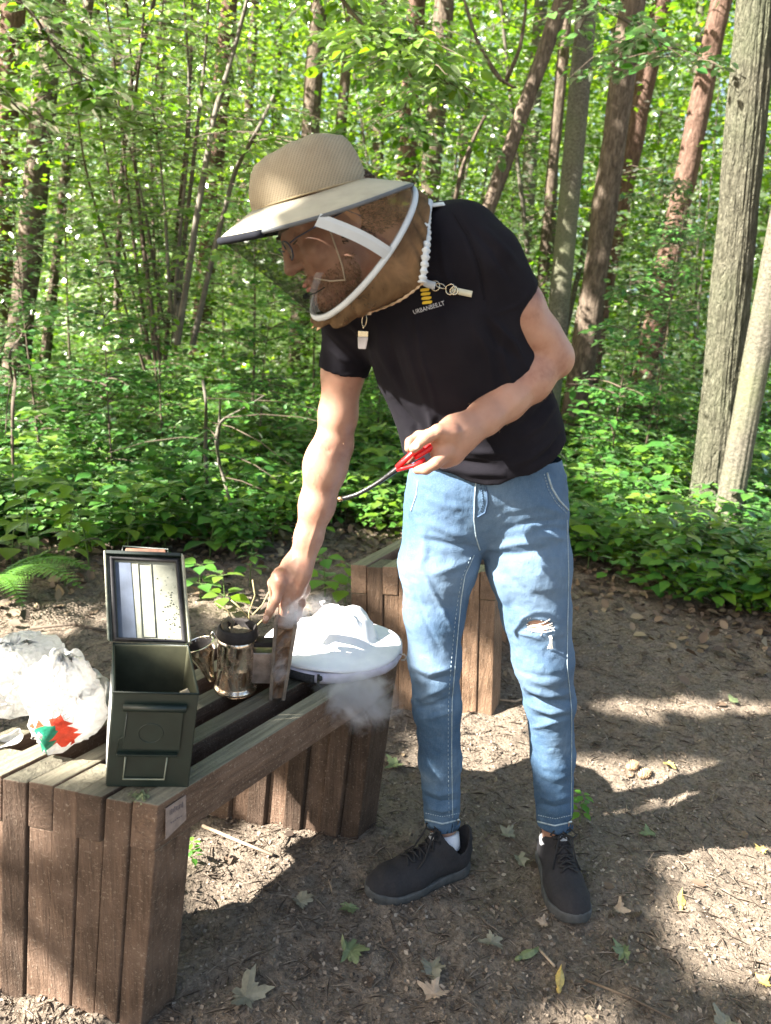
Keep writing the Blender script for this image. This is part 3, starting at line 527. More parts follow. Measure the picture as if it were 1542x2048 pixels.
for a in ((490, 1985, .062, .3, M_lgrey, 'largest dry grey green maple leaf, on the shaded ground at bottom centre left'), (865, 1925, .048, 1.2, M_lgrey, 'curled grey green maple leaf below the sideways pointing shoe'), (1250, 1888, .038, 2., M_lgreen, 'green maple leaf right below the forward pointing shoe'),
          (1300, 1655, .032, .5, M_lgreen, 'pale green leaf in the round shadow right of the ankles'), (1015, 1660, .040, 2.2, M_lgrey, 'pale maple leaf lying between the two shoes'), (1040, 1705, .034, 1., M_lgrey, 'dull leaf just before the pale leaf between the shoes'), (870, 1975, .045, 2.6, M_ltan, 'tan flattened maple leaf at bottom centre, below the curled grey green leaf'),
          (985, 1870, .038, 3., M_lgrey, 'crumpled dull leaf in front of the gap between the shoes'), (1340, 1525, .030, 4., M_lyel, 'golden dry leaf on the sunny ground right of the jeans'), (1525, 1685, .026, 1., M_lyel, 'yellow leaf at the right edge on sunny ground'), (1530, 1955, .026, 2., M_lyel, 'yellow leaf in the bright patch at the lower right edge'),
          (700, 1800, .030, 5., M_lgreen, 'green leaf on the shadow edge left of the shoe toe'), (600, 1795, .036, 1.5, M_lgrey, 'grey green leaf at the edge of the sunny patch under the bench'), (700, 1895, .042, .2, M_lgreen, 'green torn leaf left of the curled grey green maple leaf'), (1455, 2030, .036, 3.3, M_lgrey, 'grey leaf at the bottom right corner'),
          (790, 1520, .045, 3.7, M_lgreen, 'green leaf beside the far leg of the near bench'), (1470, 1395, .035, .7, M_lgreen, 'small green leaf far right on the path'), (1110, 1385, .03, 2.7, M_ltan, 'tan leaf behind the left knee'), (1090, 1835, .022, 2.7, M_ltan, 'small tan leaf touching the sole of the forward shoe'), (1240, 1810, .028, 1.2, M_ltan, 'tan leaf right of the forward shoe')): maple(*a)
for px, py, rot, mt, lb in ((1040, 1905, .4, M_lgreen, 'slim green winged seed below the shoes'), (1120, 1965, 1.3, M_lyel, 'yellow green winged seed near the bottom edge'), (1365, 1800, 1.2, M_lyel, 'yellow green winged seed in the bright right patch'), (700, 1905, 2., M_lgreen, 'pale green winged seed at bottom centre left')):
    P = at(px, py, z=.01); P[2] = gh(P[0], P[1])+.01; d = np.array([math.cos(rot), math.sin(rot), .1]); b = MB(); A_ = np.array([-d[1], d[0], 0]); ww = [0.004, .009, .010, .007, .002]; b.sheet([[P+d*(.012*k)+A_*w_+[0, 0, .004*math.sin(k)], P+d*(.012*k)+[0, 0, .003*k], P+d*(.012*k)-A_*w_] for k, w_ in enumerate(ww)]); b.lathe(P, d, [(0, -.012), (.004, -.009), (.006, -.003), (.004, .004), (0, .006)], 8)
    recentre(b.build('winged_seed', mt, None, label=lb, cat='seed'))
M_cone = plain('cone_brown', (.30, .20, .12), .8, var=.5, vs=80)
for px, py, lb in ((1265, 1525, 'open brown pine cone on the sunny strip right of the jeans'), (1290, 1535, 'small pine cone beside the open brown cone')):
    P = at(px, py, z=.015); P[2] = gh(P[0], P[1])+.014; ax = nrm([.8, .3, .15]); o = empty('pine_cone', tuple(P), label=lb, cat='pine cone'); b = MB(); b.lathe(P, ax, [(0, -.022), (.009, -.016), (.010, 0), (.007, .015), (0, .022)], 10); b.build('core', M_cone, o)
    Pn = []; Dn = []; Nn = []
    for k in range(70):
        t = k/70; a = k*2.4; u = nrm(np.cross(ax, [0, 0, 1])); v = np.cross(ax, u); rd = math.cos(a)*u+math.sin(a)*v; Pn.append(P+ax*(-.022+.044*t)+rd*.004); Dn.append(rd+ax*.5); Nn.append(ax)
    V, F_ = leaf_arrays(np.array(Pn), np.array(Dn), np.array(Nn), .016*np.sin(np.linspace(.4, 2.8, 70)), 'hex', wid=1.3); link('scales', leaf_mesh('scales', [(V, F_)]), M_cone, o, kind='stuff')
for pts, rad, lb, mt in ((((405, 1655), (470, 1680), (545, 1712)), .0045, 'pale dry stick lying in the sunny patch under the near bench', M_ltan), (((1170, 1960), (1260, 1995), (1345, 2045)), .003, 'thin twig at the bottom right of the ground', M_stem), (((1075, 1890), (1090, 1905), (1110, 1930)), .003, 'short twig in front of the forward shoe', M_ltan),
                         (((60, 1255), (150, 1250), (215, 1262)), .006, 'dark dead stick on the ground left of the metal box', M_stem), (((300, 1195), (420, 1180), (520, 1190)), .005, 'dead twig on the ground behind the smoker', M_stemg), (((1000, 1400), (1030, 1405), (1060, 1398)), .004, 'curved twig beyond the far bench leg', M_ltan)):
    q = [at(a, b_, z=.0) for a, b_ in pts]; q = [np.array([p[0], p[1], gh(p[0], p[1])+.012]) for p in q]; b = MB(); b.tube(q, rad, 7); o = b.build('twig', mt, None, True, label=lb, cat='twig'); recentre(o)

# ================= canopy overhead: unseen crowns added for shade, gaps cut for the sun patches
def G_of(P): P = np.atleast_2d(P); return P[:, :2]-SUN[None, :2]*(P[:, 2:3]/SUN[2])
LIT = []   # polygons in the plane z=0 reached by the sun
def lit(poly, z=0., Y=None):
    LIT.append(G_of(np.array([at(a, b, z=None if Y else z, Y=Y) for a, b in poly])))
def litc(px, py, rad, Y=None, z=None):
    c = at(px, py, z=z, Y=Y); g = G_of(c)[0]; a = np.linspace(0, 6.283, 13)[:-1]; LIT.append(g+np.stack([np.cos(a), np.sin(a)], 1)*rad)
def lits(p, q, rad, Y, n=5):
    for k in range(n): t = k/(n-1); litc(p[0]*(1-t)+q[0]*t, p[1]*(1-t)+q[1]*t, rad*(.75+.5*abs(math.sin(k*2.3))), Y)
lit([(335, 1700), (400, 1640), (560, 1590), (760, 1640), (735, 1690), (660, 1750), (560, 1850), (350, 1865), (330, 1800)])
lit([(1255, 1855), (1330, 1785), (1460, 1725), (1900, 1690), (1900, 2000), (1542, 2010), (1410, 1975), (1320, 1930)])
lit([(780, 1480), (1000, 1500), (1300, 1510), (1800, 1560), (1800, 1700), (1345, 1715), (1265, 1712), (1340, 1675), (1320, 1620), (1230, 1590), (1000, 1545), (790, 1545)])
lit([(-150, 960), (120, 930), (330, 960), (320, 1120), (100, 1150), (-150, 1130)], Y=3.8); lit([(640, 900), (800, 890), (800, 980), (660, 1000)], Y=4.1); lit([(1160, 930), (1320, 960), (1280, 1040), (1160, 1030)], Y=4.0); lit([(400, 1010), (560, 990), (560, 1050), (420, 1070)], Y=4.0); lit([(-200, 1200), (200, 1195), (240, 1250), (100, 1275), (-200, 1300)]); lit([(360, 1185), (600, 1175), (650, 1225), (380, 1240)]); lit([(820, 1400), (1060, 1430), (1040, 1470), (820, 1460)])
lit([(1170, 1395), (1400, 1385), (1542, 1400), (1542, 1425), (1200, 1430)]); lit([(1000, 1995), (1300, 2010), (1250, 2080), (1050, 2080)]); lit([(-100, 2000), (60, 1985), (250, 2030), (250, 2100), (-100, 2100)])
lit([(520, 1255), (700, 1215), (800, 1290), (740, 1340), (560, 1330)], z=.52)                 # white hat
lit([(0, 1380), (100, 1310), (215, 1330), (220, 1470), (100, 1500), (0, 1480)], z=.6)          # bags
lit([(560, 1400), (700, 1345), (740, 1375), (560, 1480), (470, 1500)], z=.5); lit([(30, 1500), (180, 1495), (200, 1545), (60, 1550)], z=.5); lit([(385, 1530), (470, 1480), (500, 1500), (400, 1560)], z=.5)
lit([(-60, 1700), (60, 1760), (150, 1820), (270, 1950), (260, 2060), (-60, 2060)], Y=1.2); lit([(40, 1570), (220, 1600), (230, 1660), (110, 1740), (60, 1700)], Y=1.15); lit([(230, 1640), (300, 1700), (280, 1800), (200, 1760)], Y=1.14); lit([(700, 1180), (800, 1150), (860, 1190), (830, 1330), (760, 1240)], Y=2.3); lit([(930, 1240), (985, 1240), (985, 1400), (930, 1400)], Y=2.3)
litc(640, 930, .055, 1.57); litc(600, 1130, .045, 1.57); litc(560, 1170, .05, 1.57); litc(480, 1300, .08, 1.6); litc(480, 470, .06, 1.4); litc(560, 330, .045, 1.45)
litc(865, 1035, .065, 1.48); litc(848, 1085, .045, 1.48); lits((1045, 1040), (1035, 1140), .05, 1.48, 3); lits((1080, 1110), (1085, 1200), .055, 1.48, 4); lits((1060, 1240), (1075, 1380), .06, 1.5, 5); lits((1085, 1400), (1100, 1570), .05, 1.53, 6); litc(915, 990, .03, 1.47)
litc(1085, 660, .04, 1.45)
def inpoly(G, P):
    x, y = G[:, 0], G[:, 1]; ins = np.zeros(len(G), bool); n_ = len(P)
    for i in range(n_):
        x1, y1 = P[i]; x2, y2 = P[(i+1) % n_]; c = (y1 > y) != (y2 > y); ins ^= c & (x < (x2-x1)*(y-y1)/((y2-y1) if y2 != y1 else 1e-9)+x1)
    return ins
def litmask(G):
    m_ = np.zeros(len(G), bool)
    for P in LIT: m_ |= inpoly(G, P)
    return m_
r = np.random.default_rng(99)
def canopy(label, x0, x1, y0, y1, n, zr, size, base, mat, keepf, kind='rho'):
    G = np.stack([x0+(x1-x0)*r.random(n), y0+(y1-y0)*r.random(n)], 1); z = zr[0]+(zr[1]-zr[0])*r.random(n); k_ = keepf(G); G, z = G[k_], z[k_]; L = np.concatenate([G+SUN[None, :2]*(z/SUN[2])[:, None], z[:, None]], 1); m_ = len(L)
    V, F_ = leaf_arrays(L, r.normal(size=(m_, 3))*[1, 1, .2], SUN+r.normal(size=(m_, 3))*.3, size*(.75+.5*r.random(m_)), kind, wid=1.25)
    root = empty('added_canopy_tree', tuple(base), label=label, cat='tree'); link('crown', leaf_mesh('crown', [(V, F_)]), mat, root); c = L.mean(0); P, F2 = trunk_arrays([base, np.array([base[0], base[1], 2.]), (np.array(base)+c*[1, 1, 0])/[2, 2, 1]+[0, 0, 3.6], c], [.2, .17, .13, .05], 3., 12, 40, .012); link('trunk', arrmesh('trunk', P, F2, True), BK['brown'], root)  # crown and trunk are added out of view to shape the sunlight
near = lambda G: ~(litmask(G+[.05, 0])|litmask(G-[.05, 0])|litmask(G+[0, .05])|litmask(G-[0, .05])|litmask(G)) & (vnoise(np.c_[G*6.3, G[:, 0]*0], 1.) > -.92)
if 1:
    canopy('unseen tree added outside the frame at left, low crown cut out for the sun patches', -2.6, 0.4, .4, 4.2, 11500, (4.0, 5.6), .125, np.array([-5.2, -1.2, 0]), M_leaf, near)
    canopy('unseen tree added behind the camera, crown cut out for the sun patches at right', .4, 2.9, .4, 4.2, 9500, (4.0, 5.6), .125, np.array([-1.6, -3.4, 0]), M_leaf, near)
    far = lambda G: (fbm(np.c_[G, G[:, 0]*0], .8, 3) < -.25)
    canopy('tall unseen tree added outside the frame at left to dapple the undergrowth', -7, 8, 4.2, 9.5, 9000, (5.5, 8.5), .24, np.array([-9., 2., 0]), M_leaf, far)
# ================= benches and the things on them
def woodmat(name, ang, vertical, base, top):
    t = NT(name); tc = t('TexCoord').outputs['Object']; mp = t('Mapping', {'Vector': tc, 'Rotation': (0, 0, ang)}).outputs[0]
    sc = (1, 1, .06) if vertical else (.06, 1, 1); g = t('Mapping', {'Vector': mp, 'Scale': sc}).outputs[0]; isl = t('ObjectInfo').outputs['Random']
    off = t('VectorMath', {0: g, 1: t('CombineXYZ', {0: isl, 1: t.math('MULTIPLY', isl, 7.), 2: isl}).outputs[0]}, operation='ADD').outputs[0]
    fine = t.noise(95, 6, .7, off, .6); mid = t.noise(30, 4, .6, off, 1.); blot = t.noise(9, 4, .6, tc); grit = t.noise(160, 4, .7, tc)
    c = t.ramp(fine, [(.28, tuple(x*.42 for x in base)), (.5, base), (.72, tuple(min(1, x*1.55) for x in base))])
    c = t.mix(t.ramp(mid, [(.35, .5), (.6, 0.)]), c, tuple(x*.5 for x in base)); c = t.mix(t.ramp(blot, [(.42, 0.), (.66, .6)]), c, tuple(min(1, x*1.6+.02) for x in base))
    c = t.mix(t.math('MULTIPLY', t.ramp(grit, [(.58, 0.), (.66, .5)]), 1.), c, (.36, .29, .22))
    nz = t('SeparateXYZ', {0: t('NewGeometry').outputs['Normal']}).outputs[2]; tp = t.ramp(fine, [(.3, tuple(x*.5 for x in top)), (.7, tuple(x*1.5 for x in top))])
    c = t.mix(t.ramp(nz, [(.6, 0.), (.9, .85)]), c, tp); vv = t.ramp(isl, [(0, .6), (1, 1.4)]); c = t.mix(1., c, vv, 'MULTIPLY')
    t.p(Base_Color=c, Roughness=.72); t.b.inputs['Specular IOR Level'].default_value = .35
    t.bump(t.math('ADD', t.math('MULTIPLY', fine, 1.), t.math('ADD', t.math('MULTIPLY', mid, .8), t.math('MULTIPLY', grit, .6))), .75, .006); return t.m
def bench(label, R0, wdir, ldir, H, n, pitch, L, legin, leanx, base, seed, top=(.17, .16, .115), far=True):
    """R0: near right top corner; wdir: along the near end, away from R0; ldir: lengthwise"""
    r = np.random.default_rng(seed); wd, ld = nrm(wdir), nrm(ldir); R0 = np.array([*R0, H]); wd = np.array([*wd, 0]); ld = np.array([*ld, 0]); z = np.array([0, 0, 1.])
    root = empty('wooden_bench', (R0[0], R0[1], 0), label=label, cat='bench'); ang = -math.atan2(ld[1], ld[0]); mv = woodmat('bench_wood_upright', ang, True, base, top); mh = woodmat('bench_wood_lengthwise', ang, False, base, top)
    lean = np.array([*leanx, 0.]); bh = .098; pd = .085
    def block(name, u0, u1, l0, l1, z0, z1, mat, jl=0.):
        g = .0014; f = lambda u, l, zz: R0+wd*u+ld*l+z*(zz-H)+lean*(1-zz/H)*(1 if l < L/2 else .6)
        j = r.normal(size=3)*.0010; q = lambda zz: [f(u0+g, l0+jl, zz)+j, f(u1-g, l0+jl, zz)+j, f(u1-g, l1, zz)+j, f(u0+g, l1, zz)+j]
        b = MB(); ks = np.linspace(z0, z1, 2); b.quadbox(q(z0), q(z1)); return b.build(name, mat, root, bevel=.0025)
    for k in range(n):
        u0, u1 = k*pitch, (k+1)*pitch; e = abs(r.normal())*.0022
        if k % 2 == 0:
            block('slat', u0, u1, -e, L+e, H-bh, H+.001*r.random(), mh)
            for l0, l1, jl in ((0, pd, .0035*r.random()), (L-pd, L, 0)): block('post_under_slat', u0, u1, l0, l1, -.03, H-bh-.0015, mv, jl)
        else:
            for l0, l1, jl in ((0, pd+.01, -.0025*r.random()), (L-pd-.01, L, 0)): block('post', u0, u1, l0, l1, -.03, H-.004+.003*r.random(), mv, jl)
    return root, R0, wd, ld
PB = 0.0505
bn, bR, bW, bL = bench('near slatted brown wooden bench carrying the metal box, smoker and white hat', (-.361, 1.103), (-.985, .175), (.555, .825), .5, 9, PB, .748, 0, (-.05, .012), (.105, .066, .044), 1)
f2, _, _, _ = bench('far slatted bench behind the jeans, lighter golden brown', (.384, 2.377), (-1, -.02), (.47, .88), .5, 9, .0545, .75, 0, (.03, -.04), (.19, .118, .072), 2, (.16, .165, .10))
# sticker on the side of the near bench
M_stk = plain('paper_sticker', (.27, .21, .18), .6, var=.25, vs=70); M_ink = plain('faded_ink', (.12, .10, .11), .7)
s0 = bR-bW*.0022+bL*.008; b = MB(); Z = np.array([0, 0, 1.]); b.quadbox([s0+bL*.002-Z*.075, s0+bL*.048-Z*.062, s0+bL*.048-Z*.062-bW*-.001, s0+bL*.002-Z*.075-bW*-.001], [s0+bL*.004-Z*.012, s0+bL*.048-Z*.010, s0+bL*.048-Z*.010-bW*-.001, s0+bL*.004-Z*.012-bW*-.001]); stk = b.build('sticker', M_stk, bn)
b = MB(); rr = random.Random(3)
for i in range(9): b.box(s0+bL*(.012+.0035*i)-Z*(.024+.002*rr.random())-bW*.0006, (.0012, .0008, .007+.006*rr.random()), [bL, bW, Z])
for i in range(6): b.box(s0+bL*(.014+.0045*i)-Z*(.046+.002*rr.random())-bW*.0006, (.002, .0008, .002), [bL, bW, Z])
b.build('faded_print', M_ink, stk)
# lichen
c0 = bR+bW*.045+bL*.012; n = 90; P = c0+rng.normal(size=(n, 3))*[.008, .006, .002]+[0, 0, .003]; V, F_ = leaf_arrays(P, rng.normal(size=(n, 3)), rng.normal(size=(n, 3))*.6+[0, 0, 1], .004+.004*rng.random(n), 'hex'); o = link('lichen', leaf_mesh('lichen', [(V, F_)]), plain('lichen_green', (.20, .24, .12), .9), None, label='grey green tuft of lichen on the near right corner of the bench', cat='lichen'); recentre(o)

# ---- metal ammunition box, open
M_od = plain('box_paint_green', (.009, .018, .014), .45, var=.2, vs=30, bump=.15, bs=300, bd=.0006); M_odin = plain('box_paint_inside', (.085, .085, .05), .55, var=.25, vs=25)
t = NT('lid_inside'); c = t.coord(); t.p(Base_Color=t.ramp(t.noise(40, 5, .6, c), [(.3, (.17, .175, .135)), (.6, (.25, .255, .20)), (.75, (.33, .33, .27))]), Roughness=.6); t.bump(t.noise(200, 3, .6, c), .2, .0008); M_lidin = t.m
M_rub = plain('rubber_black', (.014, .013, .015), .6, var=.4, vs=90); M_edge = plain('box_edge_worn', (.33, .34, .25), .5, var=.4, vs=80); M_lbl = plain('label_white', (.62, .62, .60), .5, var=.2, vs=90)
M_lidb = plain('lid_bluish_strip', (.06, .08, .12), .55, var=.25, vs=30)
bf = np.array([-.468, 1.144, .502]); wv_, lv_, uv_ = np.array([.143, .012, -.001]), np.array([-.066, .178, .0]), np.array([.021, 0, .19]); W_, L_, U_ = nrm(wv_), nrm(lv_), nrm(uv_)
box = empty('ammunition_box', tuple(bf), label='open dark green metal ammunition box standing on the near end of the bench', cat='metal box'); Q = lambda a, b_, c_: bf+wv_*a+lv_*b_+uv_*c_
th = .014; N_ = nrm(np.cross(wv_, uv_))
def panel(name, p, q, h, mat, t_, par=box, z0=0, z1=1.):
    b = MB(); d = t_; b.quadbox([p+uv_*z0, q+uv_*z0, q+d+uv_*z0, p+d+uv_*z0], [p+uv_*z1, q+uv_*z1, q+d+uv_*z1, p+d+uv_*z1]); return b.build(name, mat, par, bevel=.0012)
body = panel('front_panel', Q(0, 0, 0), Q(1, 0, 0), 1, M_od, L_*.003); 
panel('back_panel', Q(.01, 1, 0), Q(.99, 1, 0), 1, M_odin, -L_*.003); panel('side_panel', Q(0, .02, 0), Q(0, .98, 0), 1, M_odin, W_*.003); panel('side_panel', Q(1, .02, 0), Q(1, .98, 0), 1, M_odin, -W_*.003)
sk_ = MB(); sk_.quadbox([Q(-.006, .02, 0), Q(-.004, .98, 0), Q(-.001, .98, 0), Q(-.001, .02, 0)], [Q(-.006, .02, .985), Q(-.004, .98, .985), Q(-.001, .98, .985), Q(-.001, .02, .985)]); sk_.quadbox([Q(1.001, .02, 0), Q(1.001, .98, 0), Q(1.006, .98, 0), Q(1.006, .02, 0)], [Q(1.001, .02, .985), Q(1.001, .98, .985), Q(1.006, .98, .985), Q(1.006, .02, .985)]); sk_.build('outer_skin', M_od, box)
b = MB(); b.quadbox([Q(.01, .01, .012), Q(.99, .01, .012), Q(.99, .99, .012), Q(.01, .99, .012)], [Q(.01, .01, .03), Q(.99, .01, .03), Q(.99, .99, .03), Q(.01, .99, .03)]); b.build('bottom', M_odin, box)
b = MB(); b.tube([Q(.0, 0, 1), Q(1, 0, 1), Q(1, 1, 1), Q(0, 1, 1)], .0022, 6, closed=True); b.build('rim', M_od, box, True)
b = MB(); b.quadbox([Q(-.012, .12, .12), Q(-.012, .8, .12), Q(-.008, .8, .12), Q(-.008, .12, .12)], [Q(-.012, .12, .8), Q(-.012, .8, .8), Q(-.008, .8, .8), Q(-.008, .12, .8)]); b.build('label_patch', M_lbl, box)
# latch on the front face
FO = -L_; fr = lambda a, c_, o_=.003: Q(a, 0, c_)+FO*o_
b = MB(); b.tube([fr(.13, .865, .007), fr(.87, .865, .007)], .0065, 10); b.build('latch_hinge', M_od, box, True)
b = MB(); b.quadbox([fr(.16, .42, .001), fr(.84, .42, .001), fr(.84, .42, .005), fr(.16, .42, .005)], [fr(.16, .83, .001), fr(.84, .83, .001), fr(.84, .83, .006), fr(.16, .83, .006)]); b.quadbox([fr(.09, .36, .001), fr(.82, .36, .001), fr(.82, .36, .010), fr(.09, .36, .010)], [fr(.09, .385, .001), fr(.82, .385, .001), fr(.82, .385, .011), fr(.09, .385, .011)]); lt = b.build('latch_plate', M_od, box, bevel=.001)
b = MB(); b.tube([fr(.175, .82, .0062), fr(.165, .56, .0062), fr(.10, .53, .006), fr(.09, .40, .006)], .0009, 5); b.tube([fr(.475+.145*math.cos(a), .60+.10*math.sin(a), .0055) for a in np.linspace(0, 6.283, 25)[:-1]], .0011, 5, closed=True); b.build('embossed_ring', M_od, lt, True)
b = MB(); b.tube([fr(.20, .34, .004), fr(.19, .10, .004), fr(.69, .10, .004), fr(.70, .34, .004)], .0016, 6); b.build('wire_bail', plain('worn_wire', (.22, .24, .18), .4), box, True)
# lid leaning back on its hinge
h0, h1 = Q(-.04, 1.03, 1.01), Q(1.03, 1.03, 1.01); lu = np.array([-.041, .106, .140]); LU = nrm(lu); LN = nrm(np.cross(nrm(h1-h0), LU)); 
if LN[1] > 0: LN = -LN
lw = h1-h0; LQ = lambda a, c_, o_=0.: h0+lw*a+lu*c_+LN*o_
lid = MB(); lid.quadbox([LQ(0, 0, 0), LQ(1, 0, 0), LQ(1, 0, -.003), LQ(0, 0, -.003)], [LQ(0, 1, 0), LQ(1, 1, 0), LQ(1, 1, -.003), LQ(0, 1, -.003)]); lid = lid.build('lid', M_lidin, box, bevel=.001)
for a0, a1, c0_, c1_ in ((-.012, .012, 0, 1.02), (.988, 1.012, 0, 1.02)):
    b = MB(); b.quadbox([LQ(a0, c0_, -.004), LQ(a1, c0_, -.004), LQ(a1, c0_, .016), LQ(a0, c0_, .016)], [LQ(a0, c1_, -.004), LQ(a1, c1_, -.004), LQ(a1, c1_, .016), LQ(a0, c1_, .016)]); b.build('lid_flange', M_edge, lid, bevel=.001)
b = MB(); b.tube([LQ(.07, .02, .005), LQ(.93, .02, .005), LQ(.93, .95, .005), LQ(.07, .95, .005)], .0062, 8, closed=True); b.build('gasket', M_rub, lid, True)
b = MB(); b.quadbox([LQ(.02, .985, 0), LQ(.98, .985, 0), LQ(.98, .985, .018), LQ(.02, .985, .018)], [LQ(.02, 1.02, 0), LQ(.98, 1.02, 0), LQ(.98, 1.02, .018), LQ(.02, 1.02, .018)]); b.build('lid_front_flange', M_od, lid)
b = MB(); b.quadbox([LQ(.11, .04, .0005), LQ(.33, .04, .0005), LQ(.33, .04, .0015), LQ(.11, .04, .0015)], [LQ(.11, .91, .0005), LQ(.31, .91, .0005), LQ(.31, .91, .0015), LQ(.11, .91, .0015)]); b.build('bluish_strip', M_lidb, lid)
b = MB(); b.tube([LQ(.40, .06, .001), LQ(.57, .06, .001), LQ(.57, .90, .001), LQ(.40, .90, .001)], .0017, 6, closed=True); b.build('pressed_ridge', M_lidin, lid, True)
b = MB(); rr = np.random.default_rng(2)
for i in range(46):
    a, c_ = .80+.07*rr.normal(), .38+.2*rr.normal(); b.box(LQ(min(max(a, .62), .9), min(max(c_, .05), .85), .001), (.0012+.0015*rr.random(),)*3, [W_, LU, LN])
b.build('paint_specks', M_edge, lid)
b = MB(); b.quadbox([LQ(.22, 1.03, -.008), LQ(.78, 1.03, -.008), LQ(.78, 1.03, -.014), LQ(.22, 1.03, -.014)], [LQ(.24, 1.115, -.012), LQ(.76, 1.115, -.012), LQ(.76, 1.115, -.016), LQ(.24, 1.115, -.016)]); b.build('carry_handle', plain('rusty_brown', (.16, .075, .045), .6, var=.4, vs=60), lid, bevel=.002)
b = MB(); b.tube([LQ(.20, 1.02, -.004), LQ(.20, 1.13, -.014), LQ(.80, 1.12, -.014), LQ(.80, 1.02, -.004)], .0022, 6); b.build('handle_wire', M_od, lid, True)
b = MB(); P = Q(.86, .08, .97); pts_ = rr.normal(size=(7, 3))*.006+P
b.box(P+[0, 0, -.004], (.016, .004, .018), [nrm(W_+U_*.6), L_, nrm(U_-W_*.6)]); b.build('paper_scrap', plain('scrap_cream', (.6, .5, .34), .7), box, bevel=.001)

# ---- bee smoker
t = NT('tarnished_steel_glints'); c = t.coord((1, 1, .35)); a = t.noise(28, 6, .7, c, .8); e = t.noise(60, 5, .7, t.coord())
t.p(Base_Color=t.mix(t.ramp(e, [(.56, 0.), (.66, .75)]), t.ramp(a, [(.28, (.06, .04, .03)), (.37, (.50, .32, .20)), (.44, (.80, .66, .52)), (.58, (.92, .86, .78))]), (.11, .055, .03)), Metallic=t.ramp(a, [(.28, .3), (.5, 1.)]), Roughness=t.ramp(e, [(.45, .10), (.68, .4)])); t.bump(t.noise(12, 3, .5, t.coord()), .25, .006); M_smk = t.m  # bright patches in the colour imitate light streaks; dark ones are tarnish
M_soot = plain('soot_black', (.022, .018, .017), .85, var=.6, vs=70, bump=.6, bs=120, bd=.002); M_tar = plain('tar_brown', (.13, .11, .075), .8, var=.5, vs=90, bump=.8, bs=120, bd=.003)
sc = np.array([-.314, 1.512, .5]); sr = .0425; smk = empty('bee_smoker', tuple(sc), label='tarnished copper coloured bee smoker with soot blackened rim, standing between metal box and white hat', cat='smoker'); up = nrm([.03, 0, 1])
b = MB(); b.lathe(sc, up, [(0, .002), (sr*1.10, .002), (sr*1.13, .006), (sr*1.12, .011), (sr*1.02, .014), (sr, .018), (sr, .06), (sr*1.005, .0615), (sr, .063), (sr, .118), (sr*1.03, .121), (sr*1.03, .126), (sr*.99, .129)], 48); b.build('canister', M_smk, smk, True)
b = MB(); b.lathe(sc, up, [(sr*1.0, .129), (sr*1.07, .133), (sr*1.08, .140), (sr*1.02, .152), (sr*.93, .157), (sr*.88, .150), (sr*.86, .10), (0, .095)], 40); b.build('sooty_collar', M_soot, smk, True)
b = MB(); b.lathe(sc+up*.128, up, [(0, .014), (.014, .020), (.026, .016), (.034, .008), (.036, -.01)], 18); o = b.build('burning_fuel', M_tar, smk, True)
for v in o.data.vertices: v.co += Vector((.5, .5, 1))*.006*vn(tuple(v.co), 90)
b = MB(); hk = sc+up*.155+np.array([-.02, -.02, 0]); b.tube([hk+[.0, 0, -.01], hk+[-.006, 0, .018], hk+[.004, 0, .027], hk+[.014, 0, .018], hk+[.010, 0, .006]], [.009, .007, .006, .005, .003], 8); b.build('soot_hook', M_tar, smk, True)
# conical lid hanging open on the left, mouth up
cc = np.array([-.400, 1.535, .5]); ca = nrm([-.30, -.06, 1.]); tp = cc+np.array([.028, -.006, .008]); b = MB(); b.lathe(tp, ca, [(.004, 0), (.009, .002), (.012, .02), (.022, .055), (.033, .078), (.0345, .082), (.0345, .096), (.0365, .098), (.0335, .0985), (.0315, .092), (.029, .075), (.012, .03), (.0, .02)], 32); cl = b.build('cone_lid', M_smk, smk, True)
b = MB(); b.lathe(tp+ca*.0, ca, [(.0325, .0965), (.029, .080), (.020, .055), (0, .045)], 24); b.build('sooty_lining', M_soot, cl, True)
b = MB(); b.tube([sc+up*.13+[-.042, -.012, 0], sc+up*.145+[-.052, -.014, 0], sc+up*.13+[-.058, -.012, 0]], .003, 6); b.build('lid_hinge', M_smk, smk, True)
# bellows: two boards hinged at the bottom with leather between, and the bracket
bc = np.array([-.222, 1.520, .502]); bx = nrm([1, .12, 0]); by = np.cross([0, 0, 1], bx); lean_ = .02
M_bw = plain('bellows_wood', (.15, .12, .095), .7, var=.45, vs=40, bump=.4, bs=80); M_lea = plain('bellows_leather', (.17, .105, .065), .5, var=.6, vs=40, bump=.5, bs=60, bd=.003)
def board(name, x0, x1, xt, mat):
    b = MB(); hz = .178; w2 = .052; q = lambda x, z_, w__: [bc+bx*x-by*w__+[0, 0, z_], bc+bx*(x+.008)-by*w__+[0, 0, z_], bc+bx*(x+.008)+by*w__+[0, 0, z_], bc+bx*x+by*w__+[0, 0, z_]]
    b.quadbox(q(x0, 0, w2), q(xt, hz, w2)); return b.build(name, mat, smk, bevel=.0015)
board('bellows_board', -.016, 0, -.008, M_bw); board('bellows_board', .012, 0, .034, M_bw)
rows = []
for k in range(9):
    z_ = .004+.166*k/8; xa, xb = -.008+.008*k/8, .012+.022*k/8; dp = .048-.020*(k % 2); rows.append([bc+bx*xa-by*.046+[0, 0, z_], bc+bx*(xa*.5+xb*.5)-by*dp+[0, 0, z_], bc+bx*xb-by*.046+[0, 0, z_], bc+bx*xb+by*.046+[0, 0, z_], bc+bx*xa+by*.046+[0, 0, z_], bc+bx*xa-by*.046+[0, 0, z_]])
b = MB(); b.sheet(rows); b.sheet([[rows[-1][0], rows[-1][2]], [rows[-1][4], rows[-1][3]]]); b.build('bellows_leather', M_lea, smk)
